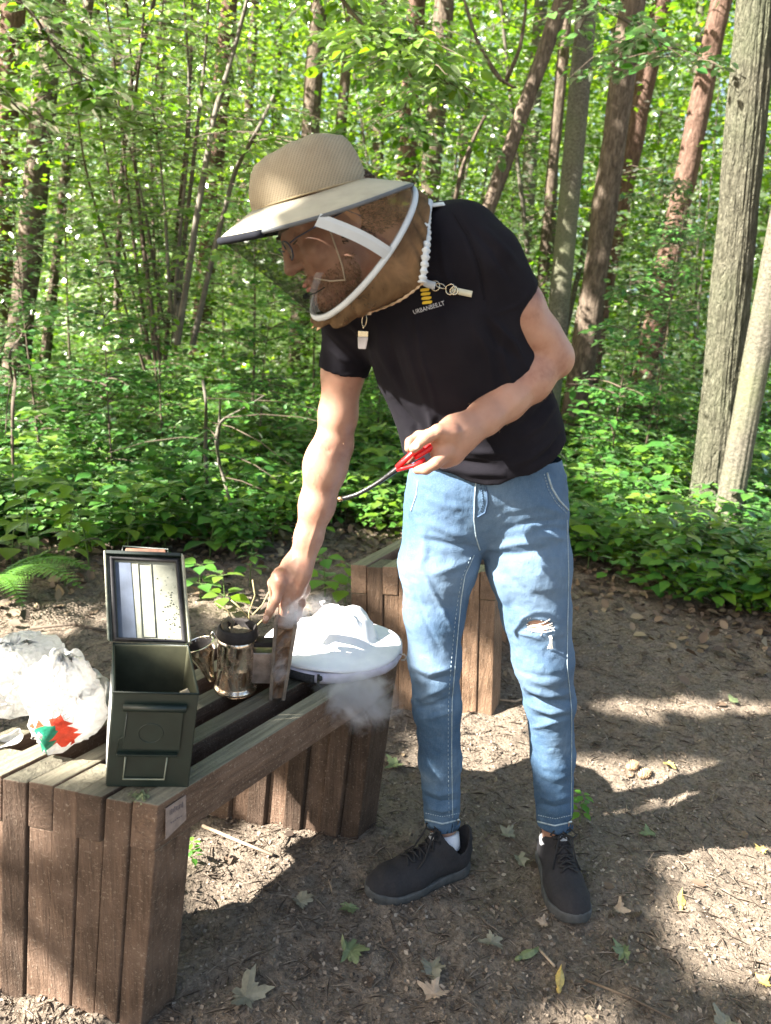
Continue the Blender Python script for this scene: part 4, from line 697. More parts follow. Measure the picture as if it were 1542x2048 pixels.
M_brk = plain('bracket_steel', (.32, .27, .25), .45, metal=.7, var=.35, vs=50); b = MB(); b.box(sc+np.array([.058, .004, .062]), (.05, .034, .075), [bx, by, Z]); b.build('bracket', M_brk, smk, bevel=.002); b = MB(); b.box(sc+np.array([.058, .004, .118]), (.052, .03, .012), [bx, by, Z]); b.build('top_bracket', M_soot, smk, bevel=.002)

# ---- white beekeeping hat lying on the bench
t = NT('white_cloth'); c = t.coord(); t.p(Base_Color=t.ramp(t.noise(30, 4, .6, c), [(.3, (.76, .76, .80)), (.7, (.86, .86, .88))]), Roughness=.9); t.bump(t.noise(500, 2, .5, c), .25, .0008); M_wh = t.m
M_lilac = plain('folded_veil_white', (.62, .59, .70), .9, var=.15, vs=40, bump=.5, bs=40, bd=.004); M_bnet = plain('black_netting', (.03, .03, .033), .8, var=.5, vs=200)
hc = np.array([-.112, 1.702, .502]); hat = empty('white_veil_hat', tuple(hc), label='white beekeeping hat with folded veil lying on the far end of the near bench', cat='hat'); rows = []
nA = 56
def hatz(x, y): return 0
for k, (rad, z_) in enumerate(((.163, .030), (.166, .034), (.160, .038), (.135, .042), (.112, .045), (.098, .050), (.088, .062), (.074, .082), (.058, .100), (.040, .109), (.018, .112), (0.001, .112))):
    row = []
    for j in range(nA):
        a = 2*math.pi*j/nA; rr_ = rad*(1+.025*math.sin(2*a+.5)); p = hc+np.array([rr_*math.cos(a)*1.03, rr_*math.sin(a)*.93, z_]); d_ = (math.cos(a), math.sin(a), k*.15)
        wgt = 1 if 5 < k < 11 else .12; p = p+np.array([.020*(k > 4)*min(1, (k-4)/3), .03*(k > 4)*min(1, (k-4)/3), 0])+np.array([.3, .3, 1])*.016*wgt*vn(d_, 1.6, 3)+np.array([0, 0, .004*math.sin(3*a+1)*(k < 5)]); row.append(p)
    rows.append(row+[row[0]])
b = MB(); b.sheet(rows); b.build('crown_and_brim', M_wh, hat, True, solid=.002)
rows = []
for k, (rad, z_) in enumerate(((.150, .002), (.160, .004), (.1655, .012), (.167, .020), (.165, .027), (.160, .031))):
    row = [hc+np.array([rad*(1+.025*math.sin(2*a+.5)+.006*math.sin(19*a+k)+.008*math.sin(7*a))*math.cos(a)*1.03, rad*(1+.025*math.sin(2*a+.5)+.006*math.sin(19*a+k))*math.sin(a)*.93, z_+.002*math.sin(5*a)]) for a in np.linspace(0, 2*math.pi, 73)]; rows.append(row)
rb = MB(); rb.sheet(rows); rb.build('folded_veil', M_lilac, hat, True, solid=.002)
rows = []
for rad, z_ in ((.1685, .004), (.1705, .012), (.1705, .020), (.1675, .026)): rows.append([hc+np.array([rad*(1+.025*math.sin(2*a+.5))*math.cos(a)*1.03, rad*(1+.025*math.sin(2*a+.5))*math.sin(a)*.93, z_+.002*math.sin(5*a)]) for a in np.linspace(3.45, 4.55, 16)])
b = MB(); b.sheet(rows); b.build('black_mesh_window', M_bnet, hat, True, solid=.001)
b = MB(); p0 = hc+np.array([.166*math.cos(4.6), .155*math.sin(4.6)-.004, .016]); b.box(p0, (.006, .006, .026), [bx, by, Z]); b.lathe(p0+[.004, -.004, .006], [1, 0, .2], [(0, -.006), (.006, -.004), (.007, 0), (.005, .005), (0, .006)], 8); b.build('black_cord_knot', M_rub, hat)
b = MB(); e0 = hc+np.array([.168, -.03, .028]); b.tube([e0, e0+[.010, -.004, .003], e0+[.016, -.006, -.002], e0+[.012, -.008, -.010], e0+[.004, -.006, -.012]], .0022, 6); b.build('string_loop', plain('grey_cord', (.35, .34, .32), .8), hat, True)
b = MB(); lp = at(645, 1215, Y=1.78); b.tube([hc+[.02, .07, .10], lp+[0, 0, 0], lp+[-.004, 0, .014], lp+[.006, 0, .018]], [.004, .004, .005, .002], 6); b.build('tie_end', M_wh, hat, True)

# ---- crumpled plastic bags
t = NT('plastic_bag'); c = t.coord(); n1_ = t.noise(30, 5, .6, c, 1.5); bs = t('BsdfTranslucent', {'Color': (.9, .9, .88)}); t.p(Base_Color=t.ramp(n1_, [(.3, (.70, .69, .66)), (.7, (.84, .84, .82))]), Roughness=.2); mx = t('MixShader', {0: .5, 1: t.b.outputs[0], 2: bs.outputs[0]}); t.t.links.new(mx.outputs[0], t.out.inputs['Surface']); wp = t('VectorMath', {0: c, 1: t('VectorMath', {0: t('TexNoise', {'Vector': c, 'Scale': 22., 'Detail': 3.}).outputs['Color'], 'Scale': .035}, operation='SCALE').outputs[0]}, operation='ADD').outputs[0]; v1 = t('TexVoronoi', {'Vector': wp, 'Scale': 38.}).outputs['Distance']; v2 = t('TexVoronoi', {'Vector': wp, 'Scale': 95.}).outputs['Distance']; t.bump(t.math('ADD', v1, t.math('MULTIPLY', v2, .4)), 1., .016); M_bag = t.m
M_bagr = plain('bag_print_red', (.62, .05, .02), .4, var=.2, vs=60, bump=.8, bs=50, bd=.005); M_bagg = plain('bag_print_green', (.01, .17, .10), .4, var=.2, vs=60, bump=.8, bs=50, bd=.005); M_bag.use_backface_culling = False
def crumple(label, c, rad, seed, flaps, prints=False):
    b = MB(); K, J = 27, 40; c = np.array(c, float); P = []; rs = np.random.default_rng(int(seed*10))
    for i in range(K+1):
        th_ = math.pi*i/K
        for j in range(J): ph = 2*math.pi*(j+.5*(i % 2))/J; P.append((math.sin(th_)*math.cos(ph), math.sin(th_)*math.sin(ph), math.cos(th_)))
    P = np.array(P); P = P+rs.normal(size=P.shape)*.03; P /= np.linalg.norm(P, axis=1, keepdims=True); q = P+seed; w2_ = np.stack([vnoise(q, 2.6), vnoise(q+9, 2.6), vnoise(q+5, 2.6)], 1); R_ = .96+.22*vnoise(q, 1.5)+.26*(.5-np.abs(vnoise(q+.45*w2_, 2.4)))+.15*(.5-np.abs(vnoise(q+.25*w2_+4, 5.2)))+.05*(.5-np.abs(vnoise(q+.25*w2_+7, 12.))); V = P*R_[:, None]*np.array(rad); V[:, 2] = np.maximum(V[:, 2], -rad[2]*.80+.004*P[:, 0]); V = V+c
    idx = np.arange((K+1)*J).reshape(K+1, J); F_ = np.stack([idx[:-1], idx[1:], np.roll(idx, -1, 1)[1:], np.roll(idx, -1, 1)[:-1]], -1).reshape(-1, 4)
    root = empty('plastic_bag', tuple(c-[0, 0, rad[2]*.8]), label=label, cat='bag'); me = arrmesh('crumpled_body', V, F_, False)
    for mm in (M_bag, M_bagr, M_bagg): me.materials.append(mm)
    if prints:
        cen = V[F_].mean(1); pp = proj(cen); mi = np.zeros(len(F_), np.int32); fn = cen[:, 1] < c[1]
        def el(x, y, a, b__, w__=0): return fn & (((pp[:, 0]-x)/a)**2+((pp[:, 1]-y)/b__)**2+.5*vnoise(cen+3, 60.) < 1)
        mi[el(133, 1468, 26, 24)] = 1; mi[el(118, 1450, 28, 12)] = 1; mi[el(70, 1452, 9, 7)] = 1; mi[el(105, 1484, 10, 5)] = 1; mi[el(98, 1462, 15, 11)] = 2; mi[el(78, 1460, 8, 5)] = 2; mi[el(92, 1490, 11, 15)] = 2; mi[el(128, 1456, 5, 6)] = 2
        me.polygons.foreach_set('material_index', mi)
    o = bpy.data.objects.new('crumpled_body', me); COL.objects.link(o); o.parent = root; o.location = -Vector(root.location)
    for nm, pts, ww in flaps:
        b = MB(); rows = []; m_ = len(pts)
        for k in range(m_):
            p = np.array(pts[k]); row = []
            for s_ in np.linspace(-1, 1, 9): row.append(p+np.array([s_*ww[k], .012*math.sin(s_*4+k)+.006*math.sin(k*2.1+s_*9), .010*math.cos(s_*3+k*1.3)*ww[k]/.03]))
            rows.append(row)
        b.sheet(rows); fo = b.build(nm, M_bag, root, True, solid=.0008); sb = fo.modifiers.new('s', 'SUBSURF'); sb.levels = 2; sb.render_levels = 2
    return root
cb = at(30, 1432, Y=1.37); crumple('overexposed white crumpled plastic bag at the left edge of the bench', (cb[0], cb[1], .58), (.105, .085, .078), 1.3, [('torn_end', [at(30, 1465, Y=1.28), at(15, 1478, Y=1.26), at(-10, 1490, Y=1.25)], [.02, .025, .012])])
cb = at(133, 1428, Y=1.275); crumple('white crumpled carrier bag with red and green print beside the metal box', (cb[0], cb[1], .583), (.068, .07, .088), 4.1, [('handle_loop', [at(112, 1345, Y=1.33), at(118, 1310, Y=1.33), at(128, 1292, Y=1.34), at(148, 1312, Y=1.35), at(160, 1345, Y=1.35)], [.014, .022, .018, .018, .012]), ('handle_loop', [at(170, 1350, Y=1.38), at(190, 1335, Y=1.39), at(205, 1370, Y=1.39), at(200, 1430, Y=1.37)], [.022, .026, .022, .018])], True)
# dry sprout behind the smoker
b = MB(); e0 = at(500, 1230, Y=1.95)
for pts in (((500, 1262), (498, 1225), (510, 1190), (505, 1160)), ((500, 1240), (480, 1215), (462, 1200)), ((505, 1230), (525, 1210), (540, 1180)), ((515, 1250), (530, 1235), (540, 1195)), ((470, 1250), (455, 1220), (430, 1205))): b.tube([at(x, y, Y=1.98) for x, y in pts], .0022, 5)
o = b.build('dry_sprout', plain('straw', (.32, .27, .13), .8), None, True, label='dry straw coloured sprout rising behind the smoker', cat='plant'); recentre(o)
# ---- smoke
def smoke(c, rad, dens, seed, sc_=14., thr=.46, label=''):
    b = MB(); b.lathe(c, (0, 0, 1), [(0.0001, -rad[2])]+[(math.cos(t_)*1.0, math.sin(t_)*rad[2]) for t_ in np.linspace(-1.4, 1.4, 13)]+[(0.0001, rad[2])], 24)
    o = b.build('smoke', None, None, kind='stuff')
    for v in o.data.vertices: v.co.x = c[0]+(v.co.x-c[0])*rad[0]; v.co.y = c[1]+(v.co.y-c[1])*rad[1]
    recentre(o); t = NT('smoke_'+str(seed)); tc = t('TexCoord').outputs['Object']; cen = t('VectorMath', {0: tc, 1: (0, 0, rad[2])}, operation='SUBTRACT').outputs[0]; nn = t('VectorMath', {0: cen, 1: (1/rad[0], 1/rad[1], 1/rad[2])}, operation='MULTIPLY').outputs[0]
    ln = t('VectorMath', {0: nn}, operation='LENGTH').outputs['Value']; of = t('VectorMath', {0: tc, 1: (seed, seed*.7, 0)}, operation='ADD').outputs[0]; nz = t.noise(sc_, 6, .62, of, 1.2)
    fall = t.ramp(ln, [(.25, 1.), (.95, 0.)]); d = t.math('MULTIPLY', t.ramp(t.math('MULTIPLY', nz, t.math('ADD', .45, t.math('MULTIPLY', fall, .65))), [(thr, 0.), (thr+.18, 1.)]), t.math('MULTIPLY', fall, dens))
    pv = t('VolumePrincipled', {'Color': (.9, .92, 1.), 'Density': d, 'Anisotropy': .2}); t.n.remove(t.b); t.t.links.new(pv.outputs[0], t.out.inputs['Volume']); o.data.materials.append(t.m); return o
smoke(at(712, 1400, Y=1.50), (.15, .07, .12), 34., 1., 20., .36); smoke(at(585, 1255, Y=1.50), (.06, .045, .11), 40., 5., 26., .38); smoke(at(640, 1215, Y=1.62), (.085, .05, .06), 4., 9., 12., .36); smoke(at(560, 1330, Y=1.46), (.04, .02, .09), 40., 13., 26., .42)
# ================= SDF sculpting
class Sdf:
    def __init__(s, lo, hi, h):
        s.h = h; s.lo = np.array(lo, float); s.n = np.ceil((np.array(hi)-s.lo)/h).astype(int)+1; s.F = np.full(s.n, .05, np.float32)
    def blk(s, lo, hi):
        a = np.maximum(np.floor((np.array(lo)-s.lo)/s.h).astype(int), 0); b = np.minimum(np.ceil((np.array(hi)-s.lo)/s.h).astype(int)+1, s.n)
        if (b <= a).any(): return None, None
        ax = [(s.lo[i]+s.h*np.arange(a[i], b[i])).astype(np.float32) for i in range(3)]
        return tuple(slice(a[i], b[i]) for i in range(3)), ax
    def apply(s, fn, lo, hi, k, op='add'):
        sl_, ax = s.blk(np.array(lo)-.03-k, np.array(hi)+.03+k)
        if sl_ is None: return
        d = fn(ax[0][:, None, None], ax[1][None, :, None], ax[2][None, None, :]); A = s.F[sl_]
        if op == 'add':
            h = np.maximum(k-np.abs(A-d), 0)/max(k, 1e-6); s.F[sl_] = np.minimum(A, d)-h*h*k*.25
        else:
            d = -d; h = np.maximum(k-np.abs(A-d), 0)/max(k, 1e-6); s.F[sl_] = np.maximum(A, d)+h*h*k*.25
    def cone(s, p0, p1, r0, r1, k=.012, flat=None, ratio=1., op='add'):
        """capsule with tapering radius; flat: axis along which the section is squeezed by ratio"""
        p0, p1 = np.array(p0, float), np.array(p1, float); ab = p1-p0; L2 = ab@ab+1e-12; R_ = max(r0, r1)
        def fn(X, Y, Z):
            x, y, z = X-p0[0], Y-p0[1], Z-p0[2]; t_ = np.clip((x*ab[0]+y*ab[1]+z*ab[2])/L2, 0, 1); x = x-t_*ab[0]; y = y-t_*ab[1]; z = z-t_*ab[2]
            if flat is not None:
                f = nrm(flat); q = (x*f[0]+y*f[1]+z*f[2])*(1/ratio-1); x = x+q*f[0]; y = y+q*f[1]; z = z+q*f[2]
            return (np.sqrt(x*x+y*y+z*z)-(r0+(r1-r0)*t_))*(min(1, ratio) if flat is not None else 1)
        m_ = R_*max(1, ratio); s.apply(fn, np.minimum(p0, p1)-m_, np.maximum(p0, p1)+m_, k, op); return s
    def ell(s, c, ax, rad, k=.012, op='add'):
        c = np.array(c, float); M_ = np.array([nrm(a) for a in ax]); rad = np.array(rad, float)
        def fn(X, Y, Z):
            x, y, z = X-c[0], Y-c[1], Z-c[2]; q = [(x*M_[i, 0]+y*M_[i, 1]+z*M_[i, 2])/rad[i] for i in range(3)]; l = np.sqrt(q[0]**2+q[1]**2+q[2]**2)+1e-6
            g = np.sqrt((q[0]/rad[0])**2+(q[1]/rad[1])**2+(q[2]/rad[2])**2)+1e-6; return l*(l-1)/g
        m_ = rad.max(); s.apply(fn, c-m_, c+m_, k, op); return s
    def chain(s, pts, rad, k=.012, flat=None, ratio=1.):
        rt = [ratio]*len(pts) if np.isscalar(ratio) else ratio
        for i in range(len(pts)-1): s.cone(pts[i], pts[i+1], rad[i], rad[i+1], k, flat, (rt[i]+rt[i+1])/2)
        return s
    def plane_cut(s, p, n, lo, hi, k=.004):
        """remove what lies on the side n points to, inside the box"""
        p, n = np.array(p, float), nrm(n); sl_, ax = s.blk(lo, hi)
        d = (ax[0][:, None, None]-p[0])*n[0]+(ax[1][None, :, None]-p[1])*n[1]+(ax[2][None, None, :]-p[2])*n[2]; s.F[sl_] = np.maximum(s.F[sl_], d)
    def mesh(s):
        F = s.F; I = F < 0; n = np.array(F.shape)
        c = I[:-1, :-1, :-1].astype(np.int8)
        for a in (0, 1):
            for b in (0, 1):
                for d in (0, 1):
                    if a+b+d: c = c+I[a:n[0]-1+a, b:n[1]-1+b, d:n[2]-1+d]
        cells = np.argwhere((c > 0) & (c < 8)); vid = np.full(n-1, -1, np.int32); vid[tuple(cells.T)] = np.arange(len(cells)); acc = np.zeros((len(cells), 3)); cnt = np.zeros(len(cells))
        g = lambda o: F[cells[:, 0]+o[0], cells[:, 1]+o[1], cells[:, 2]+o[2]]
        cs = [(a, b, d) for a in (0, 1) for b in (0, 1) for d in (0, 1)]
        for o in cs:
            for ax in range(3):
                if o[ax] == 0:
                    o2 = list(o); o2[ax] = 1; f0, f1 = g(o), g(o2); m_ = (f0 < 0) != (f1 < 0); t_ = np.where(m_, f0/(f0-f1+1e-12), 0); p = np.array(o, float)[None]+np.zeros((len(cells), 3)); p[:, ax] += t_; acc[m_] += p[m_]; cnt[m_] += 1
        V = s.lo+s.h*(cells+acc/cnt[:, None]); fs = []
        for ax in range(3):
            sl0 = [slice(None)]*3; sl1 = [slice(None)]*3; sl0[ax] = slice(0, -1); sl1[ax] = slice(1, None); e = np.argwhere(I[tuple(sl0)] != I[tuple(sl1)]); b, d = (ax+1) % 3, (ax+2) % 3
            e = e[(e[:, b] > 0) & (e[:, d] > 0) & (e[:, b] < n[b]-1) & (e[:, d] < n[d]-1)]; inside = I[tuple(e.T)]
            def cell(db, dd): q = e.copy(); q[:, b] -= db; q[:, d] -= dd; return vid[tuple(q.T)]
            q = np.stack([cell(1, 1), cell(0, 1), cell(0, 0), cell(1, 0)], 1); q[~inside] = q[~inside][:, ::-1]; fs.append(q)
        return V, np.concatenate(fs)
def vnormals(V, F):
    N = np.zeros_like(V); fn = np.cross(V[F[:, 2]]-V[F[:, 0]], V[F[:, 3]]-V[F[:, 1]])
    for k in range(4): 
        for i in range(3): N[:, i] += np.bincount(F[:, k], fn[:, i], len(V))
    return N/(np.linalg.norm(N, axis=1, keepdims=True)+1e-12)
def relax(V, F, it=1, lam=.5):
    E = np.concatenate([F[:, [0, 1]], F[:, [1, 2]], F[:, [2, 3]], F[:, [3, 0]]]); deg = np.bincount(E.ravel(), minlength=len(V))[:, None]
    for _ in range(it):
        A = np.stack([np.bincount(E[:, 0], V[E[:, 1], i], len(V))+np.bincount(E[:, 1], V[E[:, 0], i], len(V)) for i in range(3)], 1)/deg; V = V*(1-lam)+A*lam
    return V
def folds(V, N, strokes, front=True):
    """raised or sunken creases along polylines given where they run on the cloth"""
    px = proj(V); w0 = np.clip(-N[:, 1]*1.6+.3, 0, 1) if front else np.ones(len(V)); D = np.zeros(len(V))
    for pts, wd, amp in strokes:
        pts = np.array(pts, float); best = np.full(len(V), 1e9); tt = np.zeros(len(V)); L = np.r_[0, np.cumsum(np.linalg.norm(np.diff(pts, axis=0), axis=1))]
        bb = (px[:, 0] > pts[:, 0].min()-3*wd) & (px[:, 0] < pts[:, 0].max()+3*wd) & (px[:, 1] > pts[:, 1].min()-3*wd) & (px[:, 1] < pts[:, 1].max()+3*wd)
        if not bb.any(): continue
        q = px[bb]; be = best[bb]; te = tt[bb]
        for i in range(len(pts)-1):
            a, b = pts[i], pts[i+1]; ab = b-a; t_ = np.clip(((q-a)@ab)/(ab@ab), 0, 1); d = np.linalg.norm(q-a-t_[:, None]*ab, axis=1); m_ = d < be; be = np.where(m_, d, be); te = np.where(m_, (L[i]+t_*(L[i+1]-L[i]))/L[-1], te)
        D[bb] += amp*np.exp(-(be/wd)**2)*np.sin(np.pi*np.clip(te, .03, .97))**.5
    return V+N*(D*w0)[:, None]
# ================= the beekeeper
from mathutils.bvhtree import BVHTree
def J(x, y, Y): return at(x, y, Y=Y)
t = NT('skin'); c = t.coord(); n1_ = t.noise(14, 4, .6, c); n2_ = t.noise(120, 3, .6, c)
sc_ = t.ramp(n1_, [(.3, (.25, .115, .075)), (.45, (.35, .185, .125)), (.75, (.43, .255, .18))]); sc_ = t.mix(t.ramp(n2_, [(.62, 0.), (.72, .35)]), sc_, (.42, .20, .13))
t.p(Base_Color=sc_, Roughness=.48, Subsurface_Weight=.12, Subsurface_Scale=.01); t.b.inputs['Subsurface Radius'].default_value = (1, .35, .2); t.bump(t.noise(260, 3, .6, c), .18, .0012); M_skin = t.m
M_nail = plain('nail', (.68, .44, .35), .3, var=.08)
t = NT('shirt_black'); c = t.coord(); t.p(Base_Color=t.ramp(t.noise(10, 4, .6, c), [(.3, (.006, .0055, .0085)), (.7, (.012, .011, .015))]), Roughness=.92); t.b.inputs['Specular IOR Level'].default_value = .14; t.bump(t.math('ADD', t.noise(700, 2, .5, c), t.math('MULTIPLY', t.noise(18, 4, .6, c, 1.), 2.)), .3, .003); M_shirt = t.m
t = NT('denim'); c = t.coord(); cs = t.coord((1, 1, .3)); big = t.noise(5.5, 4, .6, c, .6); st_n = t.noise(110, 4, .7, cs); wv1 = t.noise(650, 2, .5, c)
dn = t.ramp(big, [(.28, (.026, .062, .13)), (.48, (.052, .108, .19)), (.66, (.11, .18, .27)), (.85, (.22, .30, .39))]); dn = t.mix(t.ramp(st_n, [(.3, .35), (.6, 0.)]), dn, (.025, .06, .12)); dn = t.mix(t.ramp(wv1, [(.5, 0.), (.7, .25)]), dn, (.24, .31, .40))
zz = t('SeparateXYZ', {0: c}).outputs[2]; fz = t.math('MULTIPLY', t.ramp(zz, [(.42, 0.), (.56, 1.), (.80, 1.), (.93, .35)]), t.ramp(t.noise(7, 3, .5, c), [(.35, .1), (.65, .75)])); dn = t.mix(fz, dn, (.135, .20, .285)); t.p(Base_Color=dn, Roughness=.85); t.b.inputs['Specular IOR Level'].default_value = .25; t.bump(t.math('ADD', t.math('MULTIPLY', wv1, .6), t.math('ADD', st_n, t.math('MULTIPLY', t.noise(35, 4, .6, c, 1.), 1.5))), .45, .003); M_jean = t.m
M_seam = plain('denim_seam_pale', (.30, .38, .43), .8, var=.3, vs=150); M_seamd = plain('denim_seam_dark', (.035, .07, .13), .8, var=.4, vs=120)
M_thr = plain('white_threads', (.72, .70, .64), .8, var=.15)

hip = J(975, 1000, 1.58)
man = empty('person', (float(hip[0]), float(hip[1]), 0.), label='man in black t-shirt and ripped jeans bending over the bench in a veiled straw hat', cat='person')
# joints
Rs, Re, Rw = J(708, 640, 1.60), J(668, 890, 1.61), J(607, 1112, 1.575)
Ls, Le, Lw = J(965, 525, 1.45), J(1100, 712, 1.50), J(936, 858, 1.375)
HC0 = J(672, 456, 1.46); hf = nrm([-.80, -.26, -.52]); hu = nrm(np.array([-.52, .0, .85])-hf*np.dot(hf, [-.52, 0, .85])); hs = np.cross(hf, hu)   # forward, up, side
if hs[1] > 0: hs = -hs                                                                                                   # side towards the camera
H = lambda f, u, s_=0.: HC0+hf*f+hu*u+hs*s_
neckb = J(848, 515, 1.51); chest = J(880, 640, 1.50); belly = J(955, 850, 1.56); tf = nrm([-.35, -.94, 0])
g = Sdf((-.34, 1.20, -.01), (.56, 1.78, 1.72), .0029)
# torso, legs and neck (under the clothes)
g.chain([J(860, 560, 1.51), chest, J(915, 740, 1.53), belly, J(972, 1000, 1.58)], [.09, .115, .115, .115, .12], .03, tf, .55)
Rl = [J(905, 1020, 1.595), J(880, 1130, 1.575), J(870, 1235, 1.565), J(869, 1320, 1.555), J(874, 1410, 1.575), J(885, 1640, 1.605), J(890, 1690, 1.605)]
Ll = [J(1040, 1020, 1.595), J(1058, 1130, 1.575), J(1075, 1240, 1.545), J(1086, 1320, 1.555), J(1100, 1410, 1.58), J(1109, 1640, 1.615), J(1110, 1700, 1.615)]
for L_g in (Rl, Ll): g.chain(L_g, [.066, .062, .055, .046, .040, .032, .031], .02)
for a_, b_ in ((Rl[-1], at(790, 1755, z=.04)), (Ll[-1], at(1140, 1795, z=.04))): g.cone(a_, a_*.62+b_*.38, .030, .016, .02)
g.chain([H(-.045, -.045), J(775, 492, 1.485), neckb], [.056, .060, .085], .03)
g.cone(neckb, Ls, .075, .062, .04); g.cone(J(835, 560, 1.53), Rs, .08, .06, .04)
# arms
g.chain([Ls, J(1035, 612, 1.47), J(1078, 676, 1.49), Le], [.055, .046, .041, .039], .02)
g.cone(J(1000, 590, 1.45), J(1060, 660, 1.475), .041, .036, .02)
g.chain([Le, J(1058, 760, 1.475), J(1010, 802, 1.44), J(968, 836, 1.405), Lw], [.041, .0425, .0375, .031, .0265], .02); g.ell(J(1118, 724, 1.515), np.eye(3), (.024, .024, .026), .025)
g.chain([Rs, J(686, 745, 1.60), J(676, 830, 1.605), Re], [.058, .043, .0395, .038], .02)
g.chain([Re, J(652, 935, 1.60), J(634, 1010, 1.59), J(617, 1075, 1.58), Rw], [.040, .0435, .037, .029, .0255], .02); g.ell(J(640, 925, 1.575), np.eye(3), (.030, .024, .05), .03)
# forearm tendons and the hollow of the elbow

# right hand (reaching): pressing the bellows
def finger(pts, r, k=.004, root=.010):
    g.cone(pts[0], pts[1], r[0]*1.05, r[1], root)
    for i in range(1, len(pts)-1): g.cone(pts[i], pts[i+1], r[i], r[i+1], k)
rp = J(585, 1160, 1.555); pn = nrm([-.55, -.80, .2])
g.chain([Rw, J(592, 1140, 1.565), J(580, 1172, 1.56)], [.027, .036, .038], .016, pn, .62)
g.cone(J(562, 1160, 1.54), J(604, 1178, 1.575), .020, .020, .014); g.cone(J(556, 1152, 1.54), J(554, 1172, 1.535), .014, .014, .012)
finger([J(560, 1168, 1.528), J(552, 1200, 1.518), J(540, 1222, 1.515), J(531, 1241, 1.515)], [.0115, .0105, .0095, .0078])
finger([J(572, 1178, 1.545), J(568, 1208, 1.540), J(566, 1232, 1.548), J(570, 1246, 1.562)], [.011, .0098, .0088, .0075])
finger([J(588, 1184, 1.560), J(586, 1216, 1.560), J(580, 1238, 1.568), J(580, 1250, 1.580)], [.0105, .0095, .0085, .0072])
finger([J(604, 1182, 1.575), J(604, 1208, 1.578), J(598, 1228, 1.585), J(594, 1240, 1.592)], [.0095, .0085, .0078, .0065])
finger([J(558, 1146, 1.56), J(545, 1166, 1.575), J(548, 1200, 1.60), J(556, 1222, 1.60)], [.012, .0112, .010, .009])
for a, b_ in (((560, 1166), .0055), ((576, 1170), .005), ((590, 1176), .005)): g.ell(J(a[0], a[1], 1.522+.012*(a[0]-560)/15), np.eye(3), (b_*1.6, b_*1.3, b_*1.8), .008)
# left hand (holding the lighter)
pn = nrm([.25, -.95, .2])
g.chain([Lw, J(915, 870, 1.362), J(892, 890, 1.352)], [.027, .034, .035], .016, pn, .60); g.cone(J(898, 872, 1.345), J(884, 872, 1.338), .019, .017, .012)
g.cone(J(905, 912, 1.355), J(886, 920, 1.352), .016, .015, .014)
finger([J(902, 862, 1.338), J(876, 862, 1.325), J(850, 876, 1.318), J(827, 897, 1.318)], [.0145, .0125, .0120, .0088])                       # thumb on top
finger([J(892, 905, 1.335), J(872, 925, 1.322), J(852, 938, 1.322), J(834, 940, 1.330)], [.0125, .0115, .0102, .0085])                      # index below the handle
finger([J(884, 888, 1.362), J(850, 888, 1.368), J(826, 912, 1.362), J(818, 921, 1.350)], [.012, .0105, .0095, .008])
finger([J(876, 870, 1.372), J(838, 872, 1.375), J(820, 884, 1.365), J(817, 897, 1.350)], [.0115, .010, .0092, .0078])
finger([J(890, 862, 1.382), J(856, 868, 1.392), J(838, 884, 1.392), J(832, 892, 1.382)], [.0105, .0092, .0082, .007])
# head
g.ell(H(-.012, .022), [hf, hu, hs], (.094, .078, .073), .02); g.ell(H(.030, -.030), [hf, hu, hs], (.062, .078, .060), .03); g.cone(H(.070, -.095), H(.020, -.070, .045), .020, .022, .02); g.cone(H(.070, -.095), H(.020, -.070, -.045), .020, .022, .02)
g.ell(H(.082, -.100), [hf, hu, hs], (.018, .016, .022), .015); g.cone(H(.090, .030), H(.108, -.020), .009, .0125, .010); g.ell(H(.110, -.024), [hf, hu, hs], (.0135, .011, .012), .006)
for s_ in (-1, 1):
    g.ell(H(.098, -.026, .012*s_), [hf, hu, hs], (.010, .008, .008), .005); g.cone(H(.080, .036, .012*s_), H(.070, .034, .045*s_), .010, .009, .012); g.ell(H(.083, .012, .031*s_), [hf, hu, hs], (.012, .013, .017), .012, 'sub'); g.ell(H(.072, .012, .031*s_), [hf, hu, hs], (.013, .012, .014), .004)
    g.ell(H(.064, -.024, .042*s_), [hf, hu, hs], (.020, .022, .020), .02); g.ell(H(-.012, .0, .073*s_), [nrm(hf+.3*hs*s_), hu, hs], (.020, .032, .008), .008); g.ell(H(-.008, .0, .083*s_), [hf, hu, hs], (.009, .016, .005), .006, 'sub')
g.cone(H(.094, -.058, .018), H(.094, -.058, -.018), .0075, .0075, .006); g.cone(H(.090, -.070, .016), H(.090, -.070, -.016), .0085, .0085, .006); g.cone(H(.103, -.064, .022), H(.103, -.064, -.022), .0022, .0022, .003, op='sub')
V, F_ = g.mesh(); V = relax(V, F_, 2, .4); N_b = vnormals(V, F_)
# veins and knuckle creases
V = V+0*N_b; V = folds(V, N_b, [([(600, 1060), (588, 1100), (585, 1130)], 4, .0016), ([(640, 1030), (622, 1080), (612, 1120)], 3, .0014), ([(560, 1150), (575, 1130), (592, 1115)], 4, .0018), ([(575, 1180), (590, 1150), (600, 1128)], 4, .0015), ([(594, 1185), (604, 1158), (608, 1135)], 4, .0014),
    ([(905, 868), (925, 862), (950, 850)], 4, .0012), ([(880, 868), (885, 878)], 3, -.001), ([(868, 862), (870, 872)], 2.5, -.001), ([(600, 1010), (610, 960), (618, 925)], 5, .0015), ([(640, 892), (655, 903), (664, 896)], 5, -.0015), ([(985, 850), (1040, 800), (1080, 760)], 8, .002)])
body = link('body', arrmesh('body', V, F_, True), M_skin, man)
def bvh(V, F): return BVHTree.FromPolygons([tuple(v) for v in V], [tuple(int(i) for i in f) for f in F])
CO = Vector((0, 0, CAMH))
